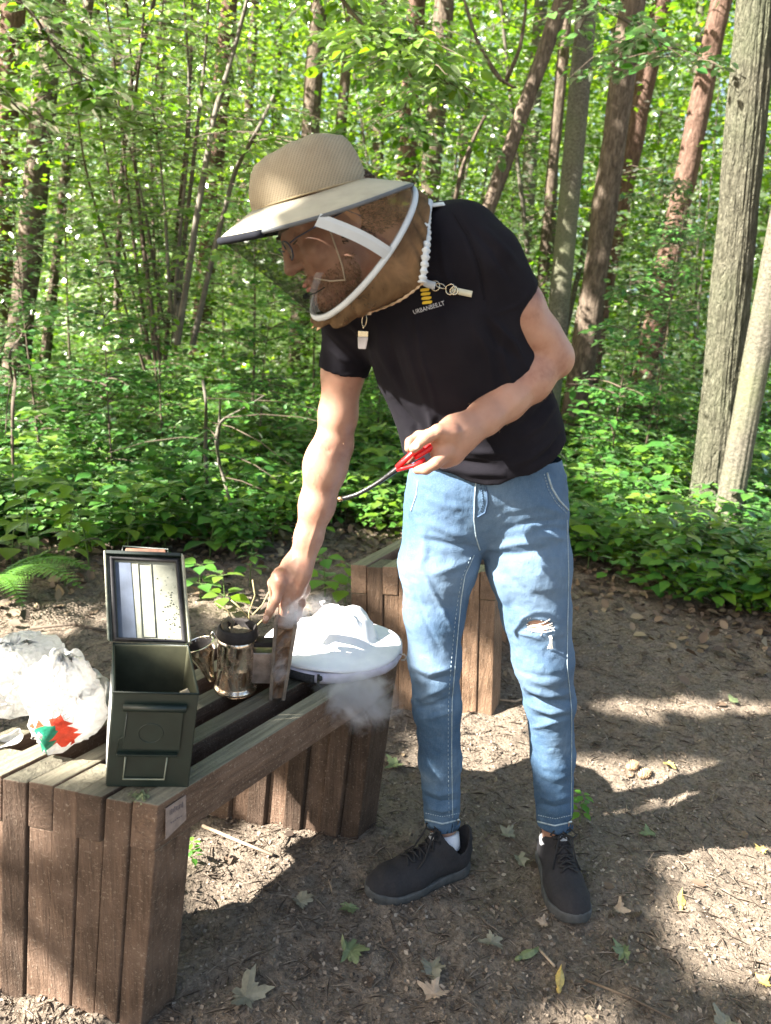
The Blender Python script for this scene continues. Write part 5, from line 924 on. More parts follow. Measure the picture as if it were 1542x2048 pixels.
def onto(bv, pts, off=.001, fb=None):
    out = []
    for x, y in pts:
        d = Vector(_F*FPX+_R*(x-771)-_U*(y-1024)).normalized(); h, n_, i_, ds = bv.ray_cast(CO, d)
        if h is None: h = Vector(at(x, y, Y=fb or 1.5)); n_ = -d
        if n_.dot(d) > 0: n_ = -n_
        out.append(np.array(h+n_*off))
    return out
def dens(pts, n):
    p = np.array(pts, float); L = np.r_[0, np.cumsum(np.linalg.norm(np.diff(p, axis=0), axis=1))]; u = np.linspace(0, L[-1], n); return [(np.interp(a, L, p[:, 0]), np.interp(a, L, p[:, 1])) for a in u]
bvb = bvh(V[::1], F_)
# nails
for pts in (((833, 893), 7, 5, -.75), ((532, 1236), 5, 6, 1.1)):
    (x, y), a, b_, ro = pts; b = MB(); ring = onto(bvb, [(x+a*math.cos(q)*math.cos(ro)-b_*math.sin(q)*math.sin(ro), y+a*math.cos(q)*math.sin(ro)+b_*math.sin(q)*math.cos(ro)) for q in np.linspace(0, 6.283, 15)[:-1]], .0006); c_ = onto(bvb, [(x, y)], .0012)[0]
    make('fingernail', [c_]+ring, [(0, 1+k, 1+(k+1) % 14) for k in range(14)], M_nail, body, True)
# beard and hair: short curved strands rooted on the head
def hairs(name, mask, n, ln, mat, wd=.0011, seed=1, flow=None):
    r_ = np.random.default_rng(seed); idx = np.where(mask)[0]; k = r_.choice(idx, n); P = V[k]; Nn = N_b[k]; fl = flow if flow is not None else -hu; D = Nn*.45+fl+r_.normal(size=(n, 3))*.35; l_ = ln*(.6+.7*r_.random(n)); A_ = np.cross(D, r_.normal(size=(n, 3))); A_ /= np.linalg.norm(A_, axis=1, keepdims=True); D /= np.linalg.norm(D, axis=1, keepdims=True)
    P0 = P-Nn*.001; P1 = P+D*l_[:, None]*.55; P2 = P+D*l_[:, None]-Nn*l_[:, None]*.25; W = np.stack([P0-A_*wd, P0+A_*wd, P1+A_*wd*.8, P1-A_*wd*.8, P2], 1).reshape(-1, 3); b0 = np.arange(n)*5
    me = leaf_mesh(name, [(W, np.stack([b0, b0+1, b0+2, b0+3], 1)), (W[:0], np.zeros((0, 3), int))]) if 0 else None
    me = bpy.data.meshes.new(name); fs = np.concatenate([np.stack([b0, b0+1, b0+2, b0+3], 1).ravel(), np.stack([b0+3, b0+2, b0+4], 1).ravel()]); tot = np.r_[np.full(n, 4), np.full(n, 3)].astype(np.int32); me.vertices.add(len(W)); me.vertices.foreach_set('co', W.astype(np.float32).ravel()); me.loops.add(len(fs)); me.loops.foreach_set('vertex_index', fs.astype(np.int32)); me.polygons.add(2*n); me.polygons.foreach_set('loop_start', np.r_[0, np.cumsum(tot)[:-1]].astype(np.int32)); me.polygons.foreach_set('loop_total', tot); me.update(calc_edges=True)
    return link(name, me, mat, man, kind='stuff')
q = V-HC0; qf, qu, qs = q@hf, q@hu, q@hs; hd = np.linalg.norm(q, axis=1) < .16
M_beard = plain('beard_brown', (.27, .15, .085), .7, var=.5, vs=200); M_hair = plain('hair_dark', (.07, .045, .03), .6, var=.4, vs=150)
hairs('beard', hd & (qu < -.030) & (qf > -.005) & (qu < -.062+.20*(.08-qf)) & (qf > .012) & ~((qf > .082) & (qu > -.078)) | hd & (qu > -.056) & (qu < -.044) & (qf > .088) & (abs(qs) < .022), 4200, .007, M_beard, .0007, seed=2)
hairs('hair', hd & (qu > -.035) & (qf < .012-.2*qu+.03*(qu > .03)) & ~((abs(qs) > .066) & (qu < .032) & (qf > -.035)) | hd & (qf < -.03) & (qu > -.05) & (qu < .05), 9000, .008, M_hair, .0008, seed=3, flow=-hf*.6-hu*.5)
pq = proj(V); arm_ = (((pq[:, 0] > 575) & (pq[:, 0] < 720) & (pq[:, 1] > 880) & (pq[:, 1] < 1110)) | ((pq[:, 0] > 935) & (pq[:, 0] < 1110) & (pq[:, 1] > 730) & (pq[:, 1] < 880))) & (V[:, 1] < 1.7) & (V[:, 2] > .6)
hairs('arm_hair', arm_ & (V[:, 2] > .62), 900, .006, plain('arm_hair', (.30, .19, .10), .6), .0003, 5, np.array([-.3, 0, -.9]))
for s_ in (-1, 1):
    P = np.array([H(.083, .012, .031*s_)]); b = MB(); b.tube([H(.101, .034, .014*s_), H(.099, .038, .03*s_), H(.086, .034, .046*s_)], [.003, .0035, .0015], 6); b.build('eyebrow', M_hair, man, True)
    b = MB(); b.tube([H(.0865, .011, .020*s_), H(.0885, .009, .030*s_), H(.082, .010, .042*s_)], [.001, .0016, .001], 5); b.build('eyelashes', M_hair, man, True)
b = MB(); b.tube([H(.101, -.060, .018), H(.1045, -.060, 0), H(.101, -.060, -.018)], [.002, .004, .002], 8); b.tube([H(.098, -.069, .016), H(.1015, -.070, 0), H(.098, -.069, -.016)], [.002, .0045, .002], 8); b.build('lips', plain('lips', (.50, .20, .16), .45, var=.1), man, True)

# ---- jeans
s = Sdf((.0, 1.38, .09), (.53, 1.76, 1.06), .0034)
s.chain([J(972, 915, 1.572), J(972, 935, 1.575), J(972, 958, 1.58)], [.146, .153, .157], .02, tf*[-.2, 1, 0]+[0, 0, 0], .66)
s.cone(J(972, 975, 1.585), J(964, 1025, 1.585), .12, .055, .03, [0, 1, 0], .8); s.cone(J(940, 1048, 1.585), J(985, 1050, 1.585), .046, .046, .035); s.cone(J(905, 985, 1.585), J(900, 1030, 1.585), .095, .09, .03); s.cone(J(1040, 985, 1.585), J(1043, 1030, 1.585), .095, .09, .03)
s.chain([J(892, 1020, 1.585), J(876, 1130, 1.57), J(869, 1225, 1.56), J(869, 1320, 1.55), J(874, 1410, 1.57), J(880, 1520, 1.59), J(885, 1646, 1.605)], [.090, .084, .066, .0565, .0545, .049, .045], .022)
s.chain([J(1050, 1020, 1.585), J(1058, 1130, 1.57), J(1072, 1225, 1.56), J(1086, 1320, 1.55), J(1099, 1400, 1.575), J(1105, 1510, 1.60), J(1110, 1648, 1.615)], [.090, .090, .074, .0655, .056, .0505, .045], .022)
for p_ in (J(885, 1646, 1.605), J(1110, 1648, 1.615)): s.plane_cut(p_+np.array([0, 0, .001]), (0, 0, -1), p_-[.08, .08, .12], p_+[.08, .08, .02]); s.cone(p_-[0, 0, .02], p_+[0, 0, .028], .0425, .0425, .002, op='sub')
s.plane_cut(J(975, 905, 1.58), (0, 0, 1), (-.1, 1.3, .9), (.6, 1.8, 1.05))
s.ell(at(1080, 1254, Y=1.478), [[1, 0, 0], [0, 1, 0], [0, 0, 1]], (.027, .06, .014), .002, 'sub')
V, F_ = s.mesh(); V = relax(V, F_, 2, .5); N_ = vnormals(V, F_)
JF = [([(960, 1105), (920, 1130), (860, 1150)], 9, .006), ([(965, 1112), (935, 1160), (915, 1230)], 7, .005), ([(955, 1095), (900, 1090), (845, 1075)], 6, -.005), ([(950, 1080), (890, 1060), (850, 1040)], 9, .005), ([(830, 1110), (870, 1190), (915, 1280)], 5, .005), ([(815, 1150), (850, 1240), (880, 1300)], 5, -.004),
  ([(975, 1105), (1030, 1110), (1090, 1100)], 7, -.006), ([(975, 1098), (1040, 1085), (1110, 1080)], 8, .005), ([(1000, 1060), (1060, 1045), (1125, 1040)], 6, -.004), ([(1020, 1020), (1080, 1010), (1135, 1030)], 8, .004), ([(980, 1140), (1010, 1200), (1020, 1260)], 8, .005), ([(1070, 1060), (1110, 1055), (1138, 1062)], 5, -.004), ([(1060, 1075), (1100, 1072), (1135, 1080)], 5, .004),
  ([(1050, 1375), (1090, 1390), (1140, 1385)], 6, .008), ([(1052, 1390), (1095, 1405), (1142, 1402)], 5, -.007), ([(1060, 1410), (1100, 1425), (1146, 1420)], 6, .006), ([(1070, 1432), (1105, 1440), (1140, 1432)], 5, -.005), ([(1055, 1455), (1090, 1450), (1120, 1440)], 5, .004), ([(1030, 1340), (1080, 1355), (1138, 1350)], 7, -.004),
  ([(825, 1330), (860, 1345), (910, 1335)], 6, .006), ([(822, 1345), (860, 1362), (912, 1350)], 5, -.006), ([(828, 1400), (860, 1385), (905, 1365)], 7, .007), ([(826, 1418), (870, 1410), (915, 1390)], 5, -.006), ([(830, 1440), (870, 1432), (918, 1420)], 6, .004),
  ([(845, 1575), (880, 1590), (918, 1580)], 5, .005), ([(845, 1590), (880, 1604), (918, 1598)], 4, -.005), ([(848, 1615), (885, 1620), (918, 1612)], 5, .005), ([(1072, 1590), (1105, 1600), (1145, 1590)], 5, .004), ([(1074, 1607), (1108, 1616), (1145, 1606)], 4, -.005), ([(1074, 1545), (1105, 1560), (1140, 1550)], 6, .003),
  ([(850, 990), (880, 1010), (930, 1015)], 8, .004), ([(1010, 1150), (1060, 1190), (1110, 1200)], 9, -.003), ([(1035, 1265), (1060, 1270), (1085, 1280)], 4, .004), ([(1040, 1240), (1070, 1235), (1100, 1242)], 4, .004), ([(845, 1050), (850, 1100), (840, 1150)], 8, .004)]
V = folds(V, N_, JF); V = V+N_*(.0022*(.5-np.abs(vnoise(V*[1, 1, 1.8]+.02*vnoise(V, 9.)[:, None], 17.)))+.0012*vnoise(V*[1, 1, 1.4], 60.))[:, None]; V = relax(V, F_, 1, .4)
jeans = link('jeans', arrmesh('jeans', V, F_, True), M_jean, man); bvj = bvh(V, F_)
def seam(name, pts, rad, mat, bv, par, n=40, off=.0006, dash=0):
    q = onto(bv, dens(pts, n), off); b = MB()
    if dash:
        for i in range(0, n-1, 2): b.tube([q[i], q[i+1]], rad, 4)
    else: b.tube(q, rad, 5)
    return b.build(name, mat, par, True, kind='stuff' if dash else None)
seam('fly_seam', [(952, 962), (949, 1000), (948, 1040), (952, 1075), (960, 1100)], .0016, M_seam, bvj, jeans); seam('fly_flap', [(968, 962), (974, 985), (975, 1005), (970, 1025), (955, 1034)], .0022, M_seamd, bvj, jeans); seam('fly_stitch', [(960, 965), (965, 990), (966, 1005), (960, 1022)], .0012, M_seamd, bvj, jeans, 24, .0008, 1)
seam('pocket_edge', [(1094, 945), (1103, 975), (1118, 1000), (1136, 1020)], .0022, M_seam, bvj, jeans); seam('pocket_edge', [(836, 962), (833, 990), (822, 1022)], .0016, M_seam, bvj, jeans); seam('pocket_stitch', [(1088, 948), (1097, 980), (1112, 1005), (1132, 1026)], .0009, M_seam, bvj, jeans, 30, .0006, 1)
seam('inner_seam', [(948, 1110), (930, 1150), (922, 1200), (916, 1260), (910, 1330), (904, 1400), (903, 1500), (905, 1635)], .0013, M_seam, bvj, jeans, 70); seam('inner_stitch', [(941, 1115), (924, 1155), (915, 1205), (908, 1260), (902, 1330), (897, 1400), (896, 1500), (898, 1635)], .0007, M_seam, bvj, jeans, 120, .0006, 1)
seam('side_seam', [(1134, 1040), (1137, 1150), (1135, 1250), (1134, 1330), (1143, 1420), (1143, 1520), (1142, 1635)], .0010, M_seam, bvj, jeans, 70)
for x0, x1, y_ in ((849, 921, 1628), (1074, 1146, 1632)):
    seam('hem_stitch', [(x0+3, y_-2), ((x0+x1)/2, y_+5), (x1-3, y_-2)], .0012, M_seam, bvj, jeans, 30, .0008, 1); seam('hem_edge', [(x0+2, y_+11), ((x0+x1)/2, y_+19), (x1-2, y_+11)], .0022, M_seam, bvj, jeans, 30)
# frayed threads across the knee tear
b = MB(); rr = np.random.default_rng(6)
for i in range(9):
    x0 = 1055+3*rr.normal(); y0 = 1250+rr.random()*10; x1 = 1103+3*rr.normal(); y1 = y0-8+6*rr.normal(); q = onto(bvj, [(x0, y0), (x1, y1)], .001); m0 = (q[0]*2+q[1])/3+[0, -.004, -.003*rr.random()]; m1 = (q[0]+q[1]*2)/3+[0, -.005, -.004*rr.random()]; b.tube([q[0], m0, m1, q[1]], .0007, 4)
for i in range(9):
    x0 = 1093+6*rr.random(); q = onto(bvj, [(x0, 1250), (x0+4, 1275), (x0+2+4*rr.normal(), 1296)], .003); b.tube([q[0], q[1]+[0, -.002, 0], q[2]], .0008, 4)
for i in range(26):
    a = rr.random()*6.28; x0, y0 = 1080+24*math.cos(a), 1254+10*math.sin(a); q = onto(bvj, [(x0, y0), (x0+5*rr.normal(), y0+5*rr.normal())], .002); b.tube(q, .0008, 4)
b.build('frayed_threads', M_thr, jeans, kind='stuff')

# ---- t-shirt
s = Sdf((-.16, 1.22, .84), (.52, 1.76, 1.62), .0034); tw_ = nrm([-.30, -.95, 0])
s.chain([J(925, 500, 1.465), J(965, 530, 1.45), J(1030, 606, 1.47)], [.072, .068, .0565], .03); s.chain([J(760, 600, 1.57), J(712, 640, 1.595), J(686, 742, 1.60)], [.078, .064, .0530], .03)
# openings
d1 = nrm(J(1030, 606, 1.47)-J(965, 530, 1.45)); e1 = J(1028, 604, 1.47); s.plane_cut(e1, d1, e1-.09, e1+.09); s.cone(e1-d1*.030, e1+d1*.03, .0525, .0525, .002, op='sub')
d2 = nrm(J(686, 742, 1.60)-J(712, 640, 1.595)+np.array([0, 0, -.02])); e2 = J(686, 744, 1.60); s.plane_cut(e2, d2, e2-.085, e2+.085); s.cone(e2-d2*.030, e2+d2*.03, .0475, .0475, .002, op='sub')
s.chain([J(868, 545, 1.50), J(876, 630, 1.50), J(918, 740, 1.525), J(950, 840, 1.555), J(970, 905, 1.57), J(975, 945, 1.575)], [.122, .152, .152, .152, .160, .163], .03, tw_, [.66, .66, .64, .66, .68, .70])
s.cone(J(870, 470, 1.51), J(925, 480, 1.475), .048, .060, .03); s.cone(J(790, 560, 1.55), J(725, 610, 1.59), .075, .070, .04)
def hemcut():
    sl_, ax = s.blk((-.2, 1.2, .8), (.6, 1.8, 1.1)); X = ax[0][:, None, None]; Yy = ax[1][None, :, None]; Zz = ax[2][None, None, :]
    xs = np.array([815, 870, 930, 1000, 1060, 1110, 1140]); ys = [938, 950, 962, 966, 952, 926, 896]; P = np.array([at(a, b_, Y=1.46) for a, b_ in zip(xs, ys)]); zc = np.interp(X, P[:, 0], P[:, 2]); s.F[sl_] = np.maximum(s.F[sl_], zc-.006*np.sin(X*40)+(Yy-1.46)*.12-Zz)
hemcut()
# hollow out the hem so that the cloth ends in an edge
s.chain([J(972, 1010, 1.58), J(974, 965, 1.578), J(973, 930, 1.575)], [.152, .152, .150], .01, tw_, .68) if 0 else None
s.F = s.F; V, F_ = s.mesh(); V = relax(V, F_, 2, .5); N_ = vnormals(V, F_)
SF = [([(800, 640), (820, 720), (850, 800), (870, 860)], 9, .006), ([(770, 650), (790, 730), (820, 800)], 7, -.006), ([(830, 640), (845, 720), (868, 790), (872, 830)], 6, .006), ([(755, 640), (762, 700), (790, 770)], 8, .005), ([(860, 830), (868, 870), (860, 900)], 6, .007), ([(905, 430), (935, 470), (960, 540), (975, 620)], 5, -.006), ([(960, 450), (1000, 490), (1045, 540)], 8, .004),
  ([(945, 455), (985, 500), (1020, 560)], 6, -.004), ([(970, 640), (1000, 690), (1040, 720)], 8, -.007), ([(985, 640), (1030, 690), (1055, 740)], 6, .006), ([(1000, 660), (1010, 730), (1040, 800)], 7, .005), ([(940, 640), (975, 700), (990, 780)], 8, .004), ([(870, 930), (940, 945), (1020, 950)], 8, .006), ([(880, 915), (930, 925), (990, 930)], 6, -.006), ([(900, 895), (950, 905), (1010, 905)], 7, .005),
  ([(1010, 940), (1060, 915), (1110, 880)], 8, .005), ([(1040, 880), (1080, 850), (1115, 800)], 7, .006), ([(1030, 860), (1070, 830), (1105, 780)], 6, -.005), ([(1060, 930), (1100, 900), (1128, 860)], 5, -.005), ([(650, 650), (690, 690), (725, 730)], 6, .005), ([(660, 640), (710, 670), (735, 700)], 6, -.005), ([(645, 690), (680, 715), (720, 735)], 5, .004), ([(700, 640), (725, 670), (738, 690)], 7, .006), ([(640, 735), (685, 752), (733, 742)], 3.5, .003), ([(990, 628), (1035, 612), (1066, 580)], 3.5, .003),
  ([(820, 870), (850, 880), (880, 900)], 7, .006), ([(790, 800), (830, 850), (840, 900)], 7, -.006), ([(880, 470), (890, 540), (910, 600)], 7, .003)]
V = folds(V, N_, SF); V = V+N_*(.0028*vnoise(V, 20.)+.0040*(.4-np.abs(vnoise(V*[1, 1, .5]+.03*vnoise(V, 6.)[:, None], 13.))))[:, None]; V = relax(V, F_, 1, .4)
shirt = link('t_shirt', arrmesh('t_shirt', V, F_, True), M_shirt, man); bvs = bvh(V, F_)
seam('sleeve_seam', [(908, 428), (935, 470), (955, 530), (968, 600)], .0011, M_shirt, bvs, shirt)
# print on the chest: striped yellow mark and the words under it
M_yel = plain('print_yellow', (.75, .50, .03), .6, var=.12, vs=90); M_wht = plain('print_white', (.55, .55, .56), .6, var=.2, vs=200)
def onmesh(name, polys, mat, par, bv, off=.0012):
    vs = []; fs = []
    for p in polys: n_ = len(vs); vs += onto(bv, p, off); fs.append(tuple(range(n_, n_+len(p))))
    return make(name, vs, fs, mat, par)
sl2 = .16
for k, (cx_, cy_, w2) in enumerate(((850, 580, 9), (851.5, 588, 9.5), (853, 596.5, 10), (854.5, 605, 10))):
    pts = [(cx_+w2*math.copysign(abs(math.cos(a))**.5, math.cos(a)), cy_+3.1*math.copysign(abs(math.sin(a))**.6, math.sin(a))-sl2*w2*math.cos(a)) for a in np.linspace(0, 6.283, 17)[:-1]]; onmesh('yellow_stripe', [pts], M_yel, shirt, bvs)
def text_mesh(name, body_, x0, y0, hpx, ang, mat, par, bv, sx=1.):
    cu = bpy.data.curves.new('t', 'FONT'); cu.body = body_; cu.size = 1; cu.resolution_u = 2; o = bpy.data.objects.new('t', cu); COL.objects.link(o); dg = bpy.context.evaluated_depsgraph_get(); dg.update(); me = bpy.data.meshes.new_from_object(o.evaluated_get(dg)); COL.objects.unlink(o); bpy.data.objects.remove(o)
    px = []; ca, sa = math.cos(ang), math.sin(ang)
    for v in me.vertices: X_, Y_ = v.co.x*hpx*sx, v.co.y*hpx; px.append((x0+X_*ca+Y_*sa, y0-Y_*ca+X_*sa))
    vs = onto(bv, px, .0014); fs = [tuple(p.vertices) for p in me.polygons]; return make(name, vs, fs, mat, par)
text_mesh('lettering', 'URBANBEE.LT', 828, 629, 12.5, -.30, M_wht, shirt, bvs, .84)

# ---- shoes and socks
M_sho = plain('shoe_knit_black', (.016, .015, .018), .85, var=.3, vs=200, bump=.4, bs=500, bd=.001); M_sole = plain('shoe_sole_grey', (.055, .058, .06), .7, var=.3, vs=60, bump=.3, bs=90); M_lace = plain('lace_black', (.012, .012, .014), .8); M_sock = plain('sock_white', (.72, .72, .76), .85, var=.08, bump=.5, bs=400, bd=.001); M_grey = plain('reflective_grey', (.30, .31, .32), .4)
def shoe(heel, toe, side):
    hx, tx = np.array([heel[0], heel[1], gh(heel[0], heel[1])+.004]), np.array([toe[0], toe[1], gh(toe[0], toe[1])+.004]); f = nrm((tx-hx)*[1, 1, 0]); l = np.array([-f[1], f[0], 0]); z = np.array([0, 0, 1.]); L = np.linalg.norm((tx-hx)[:2]); Wd = lambda a, b_, c_: hx+f*a*L+l*b_+z*c_; k = L/.285
    lo = np.minimum(Wd(-.15, 0, 0), Wd(1.15, 0, 0))-[.09, .09, .02]; hi = np.maximum(Wd(-.15, 0, 0), Wd(1.15, 0, 0))+[.09, .09, .18]; u = Sdf(lo, hi, .0026)
    u.chain([Wd(.13, 0, .05), Wd(.35, 0, .05), Wd(.60, .004*side, .040), Wd(.80, .002*side, .032), Wd(.90, 0, .026)], [.034, .036, .044, .044, .034], .02, z, .8); u.cone(Wd(.14, 0, .05), Wd(.14, 0, .098), .034, .034, .02); u.cone(Wd(.26, 0, .06), Wd(.25, 0, .098), .036, .030, .02); u.cone(Wd(.28, 0, .085), Wd(.62, 0, .05), .030, .030, .02)
    u.cone(Wd(.31, 0, .118), Wd(.36, 0, .098), .020, .024, .012); u.cone(Wd(.055, 0, .115), Wd(.08, 0, .08), .016, .026, .015)
    u.cone(Wd(.16, 0, .09), Wd(.17, 0, .20), .0335, .040, .006, op='sub'); u.cone(Wd(.20, 0, .09), Wd(.23, 0, .20), .030, .034, .006, op='sub'); u.plane_cut(Wd(0, 0, .012), (0, 0, -1), lo, hi)
    V, F_ = u.mesh(); V = relax(V, F_, 2); Nn = vnormals(V, F_); V = V+Nn*(.0012*vnoise(V, 60.))[:, None]; up_ = link('shoe', arrmesh('shoe', V, F_, True), M_sho, man); bv = bvh(V, F_)
    w_ = Sdf(lo, hi, .0026); w_.chain([Wd(.13, 0, .018), Wd(.40, 0, .018), Wd(.62, .004*side, .018), Wd(.80, .003*side, .019), Wd(.885, 0, .022)], [.040, .039, .0475, .0485, .040], .02, z, .9)
    sl_, ax = w_.blk(lo, hi); X, Yy, Zz = ax[0][:, None, None], ax[1][None, :, None], ax[2][None, None, :]; al = ((X-hx[0])*f[0]+(Yy-hx[1])*f[1])/L; top_ = hx[2]+.028+.010*np.clip(1-al*3, 0, 1)+.012*np.clip((al-.86)*6, 0, 1)+.002*np.sin(al*24); bot = hx[2]+.020*np.clip((al-.88)*5, 0, 1)**2; w_.F[sl_] = np.maximum(np.maximum(w_.F[sl_], Zz-top_), bot-Zz)
    V2, F2 = w_.mesh(); V2 = relax(V2, F2, 2); link('sole', arrmesh('sole', V2, F2, True), M_sole, up_)
    # laces on the instep
    def drop(a, b_): 
        h_, n_, i_, d_ = bv.ray_cast(Vector(Wd(a, b_, .19)), Vector((0, 0, -1))); return np.array(h_+n_*.002) if h_ is not None else Wd(a, b_, .07)
    b = MB()
    for i in range(5):
        a = .36+.062*i; b.tube([drop(a, -.020), drop(a+.02, -.010)+[0, 0, .002], drop(a+.03, 0)+[0, 0, .003], drop(a+.045, .010)+[0, 0, .002], drop(a+.062, .020)], .0027, 6); b.tube([drop(a, .020), drop(a+.02, .010)+[0, 0, .003], drop(a+.03, 0)+[0, 0, .006], drop(a+.045, -.010)+[0, 0, .003], drop(a+.062, -.020)], .0027, 6)
    kn = drop(.36, 0)+[0, 0, .004]
    for s1 in (-1, 1): b.tube([kn, kn+l*s1*.018+[0, 0, .010], kn+l*s1*.034+f*.010, kn+l*s1*.022+f*.016-z*.004, kn+f*.004], .0024, 6); b.tube([kn, kn+l*s1*.016+f*.02+z*.002, drop(.52, .026*s1)+z*.004, drop(.60, .034*s1)], .0023, 6)
    b.lathe(kn, z, [(0, -.005), (.006, -.003), (.007, 0), (.005, .004), (0, .006)], 10); b.build('laces', M_lace, up_, True, kind='stuff'); b = MB(); q = [drop(.70, -.004), drop(.70, .006), drop(.735, .008), drop(.735, -.006)]; make('tongue_tab', [drop(.38, -.008)+z*.006, drop(.38, .008)+z*.006, drop(.42, .008)+z*.006, drop(.42, -.008)+z*.006], [(0, 1, 2, 3)], M_grey, up_)
    return Wd
def sock(c0_, c1_, c2_):
    b = MB(); b.tube([c0_, c1_, c2_], [.036, .0385, .0395], 24); b.build('sock', M_sock, man, True)
shR = shoe(at(934, 1722, z=0), at(738, 1783, z=0), 1); shL = shoe(at(1094, 1700, z=0), at(1152, 1838, z=0), -1)
sock(at(893, 1700, Y=1.585), at(890, 1688, Y=1.59), at(887, 1668, Y=1.60)); sock(at(1112, 1720, Y=1.60), at(1111, 1705, Y=1.605), at(1110, 1676, Y=1.61))
# ================= hat, veil, glasses, clips, lighter
t = NT('straw_cloth'); c = t.coord(); mk = t('Mapping', {'Vector': t('TexCoord').outputs['Object'], 'Rotation': (0, -.25, 0)}).outputs[0]; wv = t('TexWave', {'Vector': mk, 'Scale': 66., 'Distortion': 1.6, 'Detail': 2.}, wave_type='BANDS', bands_direction='X').outputs['Fac']; wz = t('TexWave', {'Vector': mk, 'Scale': 105., 'Distortion': 2., 'Detail': 1.}, wave_type='BANDS', bands_direction='Z').outputs['Fac']
hol = t.math('MULTIPLY', wv, wz); t.p(Base_Color=t.mix(t.ramp(hol, [(.28, 0.), (.55, .7)]), t.ramp(t.noise(16, 4, .6, c), [(.3, (.27, .22, .145)), (.7, (.38, .32, .22))]), (.17, .13, .08)), Roughness=.85); t.bump(t.math('MULTIPLY', hol, -1.), .4, .002); M_straw = t.m
M_brim = plain('brim_cloth', (.40, .365, .275), .85, var=.12, vs=25, bump=.4, bs=500, bd=.001); M_band = plain('hat_band_seam', (.33, .26, .15), .85, var=.2, vs=60); M_pipe = plain('white_piping', (.50, .54, .56), .75, var=.06, bump=.3, bs=300, bd=.001); M_under = plain('brim_edge_dark', (.10, .11, .12), .85, var=.2); M_blk = plain('black_edge_tape', (.012, .013, .018), .9, spec=.1)
def netmat(name, col, a, sc_=900.):
    t = NT(name); c = t.coord(); tr = t('BsdfTransparent'); t.p(Base_Color=t.ramp(t.noise(18, 4, .6, c, .8), [(.32, tuple(x*.55 for x in col)), (.68, tuple(x*1.6 for x in col))]), Roughness=.9); t.b.inputs['Specular IOR Level'].default_value = .1
    lw = t('LayerWeight', {'Blend': .35}).outputs['Facing']; al = t.math('MINIMUM', t.math('ADD', a, t.math('MULTIPLY', lw, (1-a)*.55)), 1.); n_ = t.noise(40, 3, .6, c, 1.); al = t.math('MULTIPLY', al, t.ramp(n_, [(.2, .88), (.8, 1.1)])); al = t.math('MINIMUM', al, 1.)
    mx = t('MixShader', {0: al, 1: tr.outputs[0], 2: t.b.outputs[0]}); t.t.links.new(mx.outputs[0], t.out.inputs['Surface']); return t.m
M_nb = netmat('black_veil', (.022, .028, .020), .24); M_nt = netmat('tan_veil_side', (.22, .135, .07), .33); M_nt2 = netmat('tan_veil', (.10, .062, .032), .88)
bl, br = J(447, 486, 1.46), J(826, 377, 1.46); bc_ = (bl+br)/2; bf_ = nrm(bl-br); BR = np.linalg.norm(bl-br)/2; bn_ = nrm(np.cross(bf_, [0, 1, 0])); bn_ = bn_ if bn_[2] > 0 else -bn_; bn_ = nrm(bn_+np.array([0, -.10, 0])); bs_ = nrm(np.cross(bn_, bf_)); bs_ = bs_ if bs_[1] < 0 else -bs_
hatm = man
def Bq(a, r, h): return bc_+bf_*r*math.cos(a)+bs_*r*math.sin(a)+bn_*h
rows = []; NA = 72
cs_ = bf_*.004
for r_, h_ in ((1.0, -.002), (1.0, .002), (.93, .008), (.80, .018), (.68, .027), (.58, .034)):
    rows.append([Bq(a, BR*r_, h_-.010*math.cos(a)*(r_ > .9)*0+.006*math.cos(2*a)*r_)+cs_*(1-r_)*2.2 for a in np.linspace(0, 2*math.pi, NA+1)])
b = MB(); b.sheet(rows); brim = b.build('hat_brim', M_brim, man, True, solid=.003)
rows = []
for k, (r_, h_) in enumerate(((.58, .034), (.58, .044), (.575, .056), (.56, .070), (.535, .085), (.50, .098), (.45, .109), (.38, .117), (.28, .121), (.17, .118), (.06, .114), (.0, .113))):
    row = []
    for a in np.linspace(0, 2*math.pi, NA+1):
        up_ = max(0, (h_-.06)/.1); cr = -.020*math.exp(-(math.sin(a)*r_/.12)**2)*(k > 6) ; e = 1+.03*math.cos(2*a); p = Bq(a, BR*r_*e, h_+cr+.010*math.cos(a+.5)*up_*-1+.004*vn((math.cos(a), math.sin(a), h_*9), 2.))+cs_*.92+bf_*(-.006*up_); row.append(p)
    rows.append(row)
b = MB(); b.sheet(rows); b.build('hat_crown', M_straw, man, True)
b = MB(); b.tube([Bq(a, BR*.583*(1+.03*math.cos(2*a)), .036)+cs_*.92 for a in np.linspace(0, 6.283, 60)[:-1]], .0016, 6, closed=True); b.build('hat_band', M_band, brim, True)
b = MB(); b.tube([Bq(a, BR*1.0, 0+.006*math.cos(2*a)) for a in np.linspace(0, 6.283, 80)[:-1]], .0036, 7, closed=True); b.build('brim_edge', M_under, brim, True)
b = MB(); b.tube([Bq(a, BR*1.006, 0+.006*math.cos(2*a)-.002) for a in np.linspace(-1.3, 1.1, 40)], .0068, 7); b.build('brim_edge_tape', M_blk, brim, True)
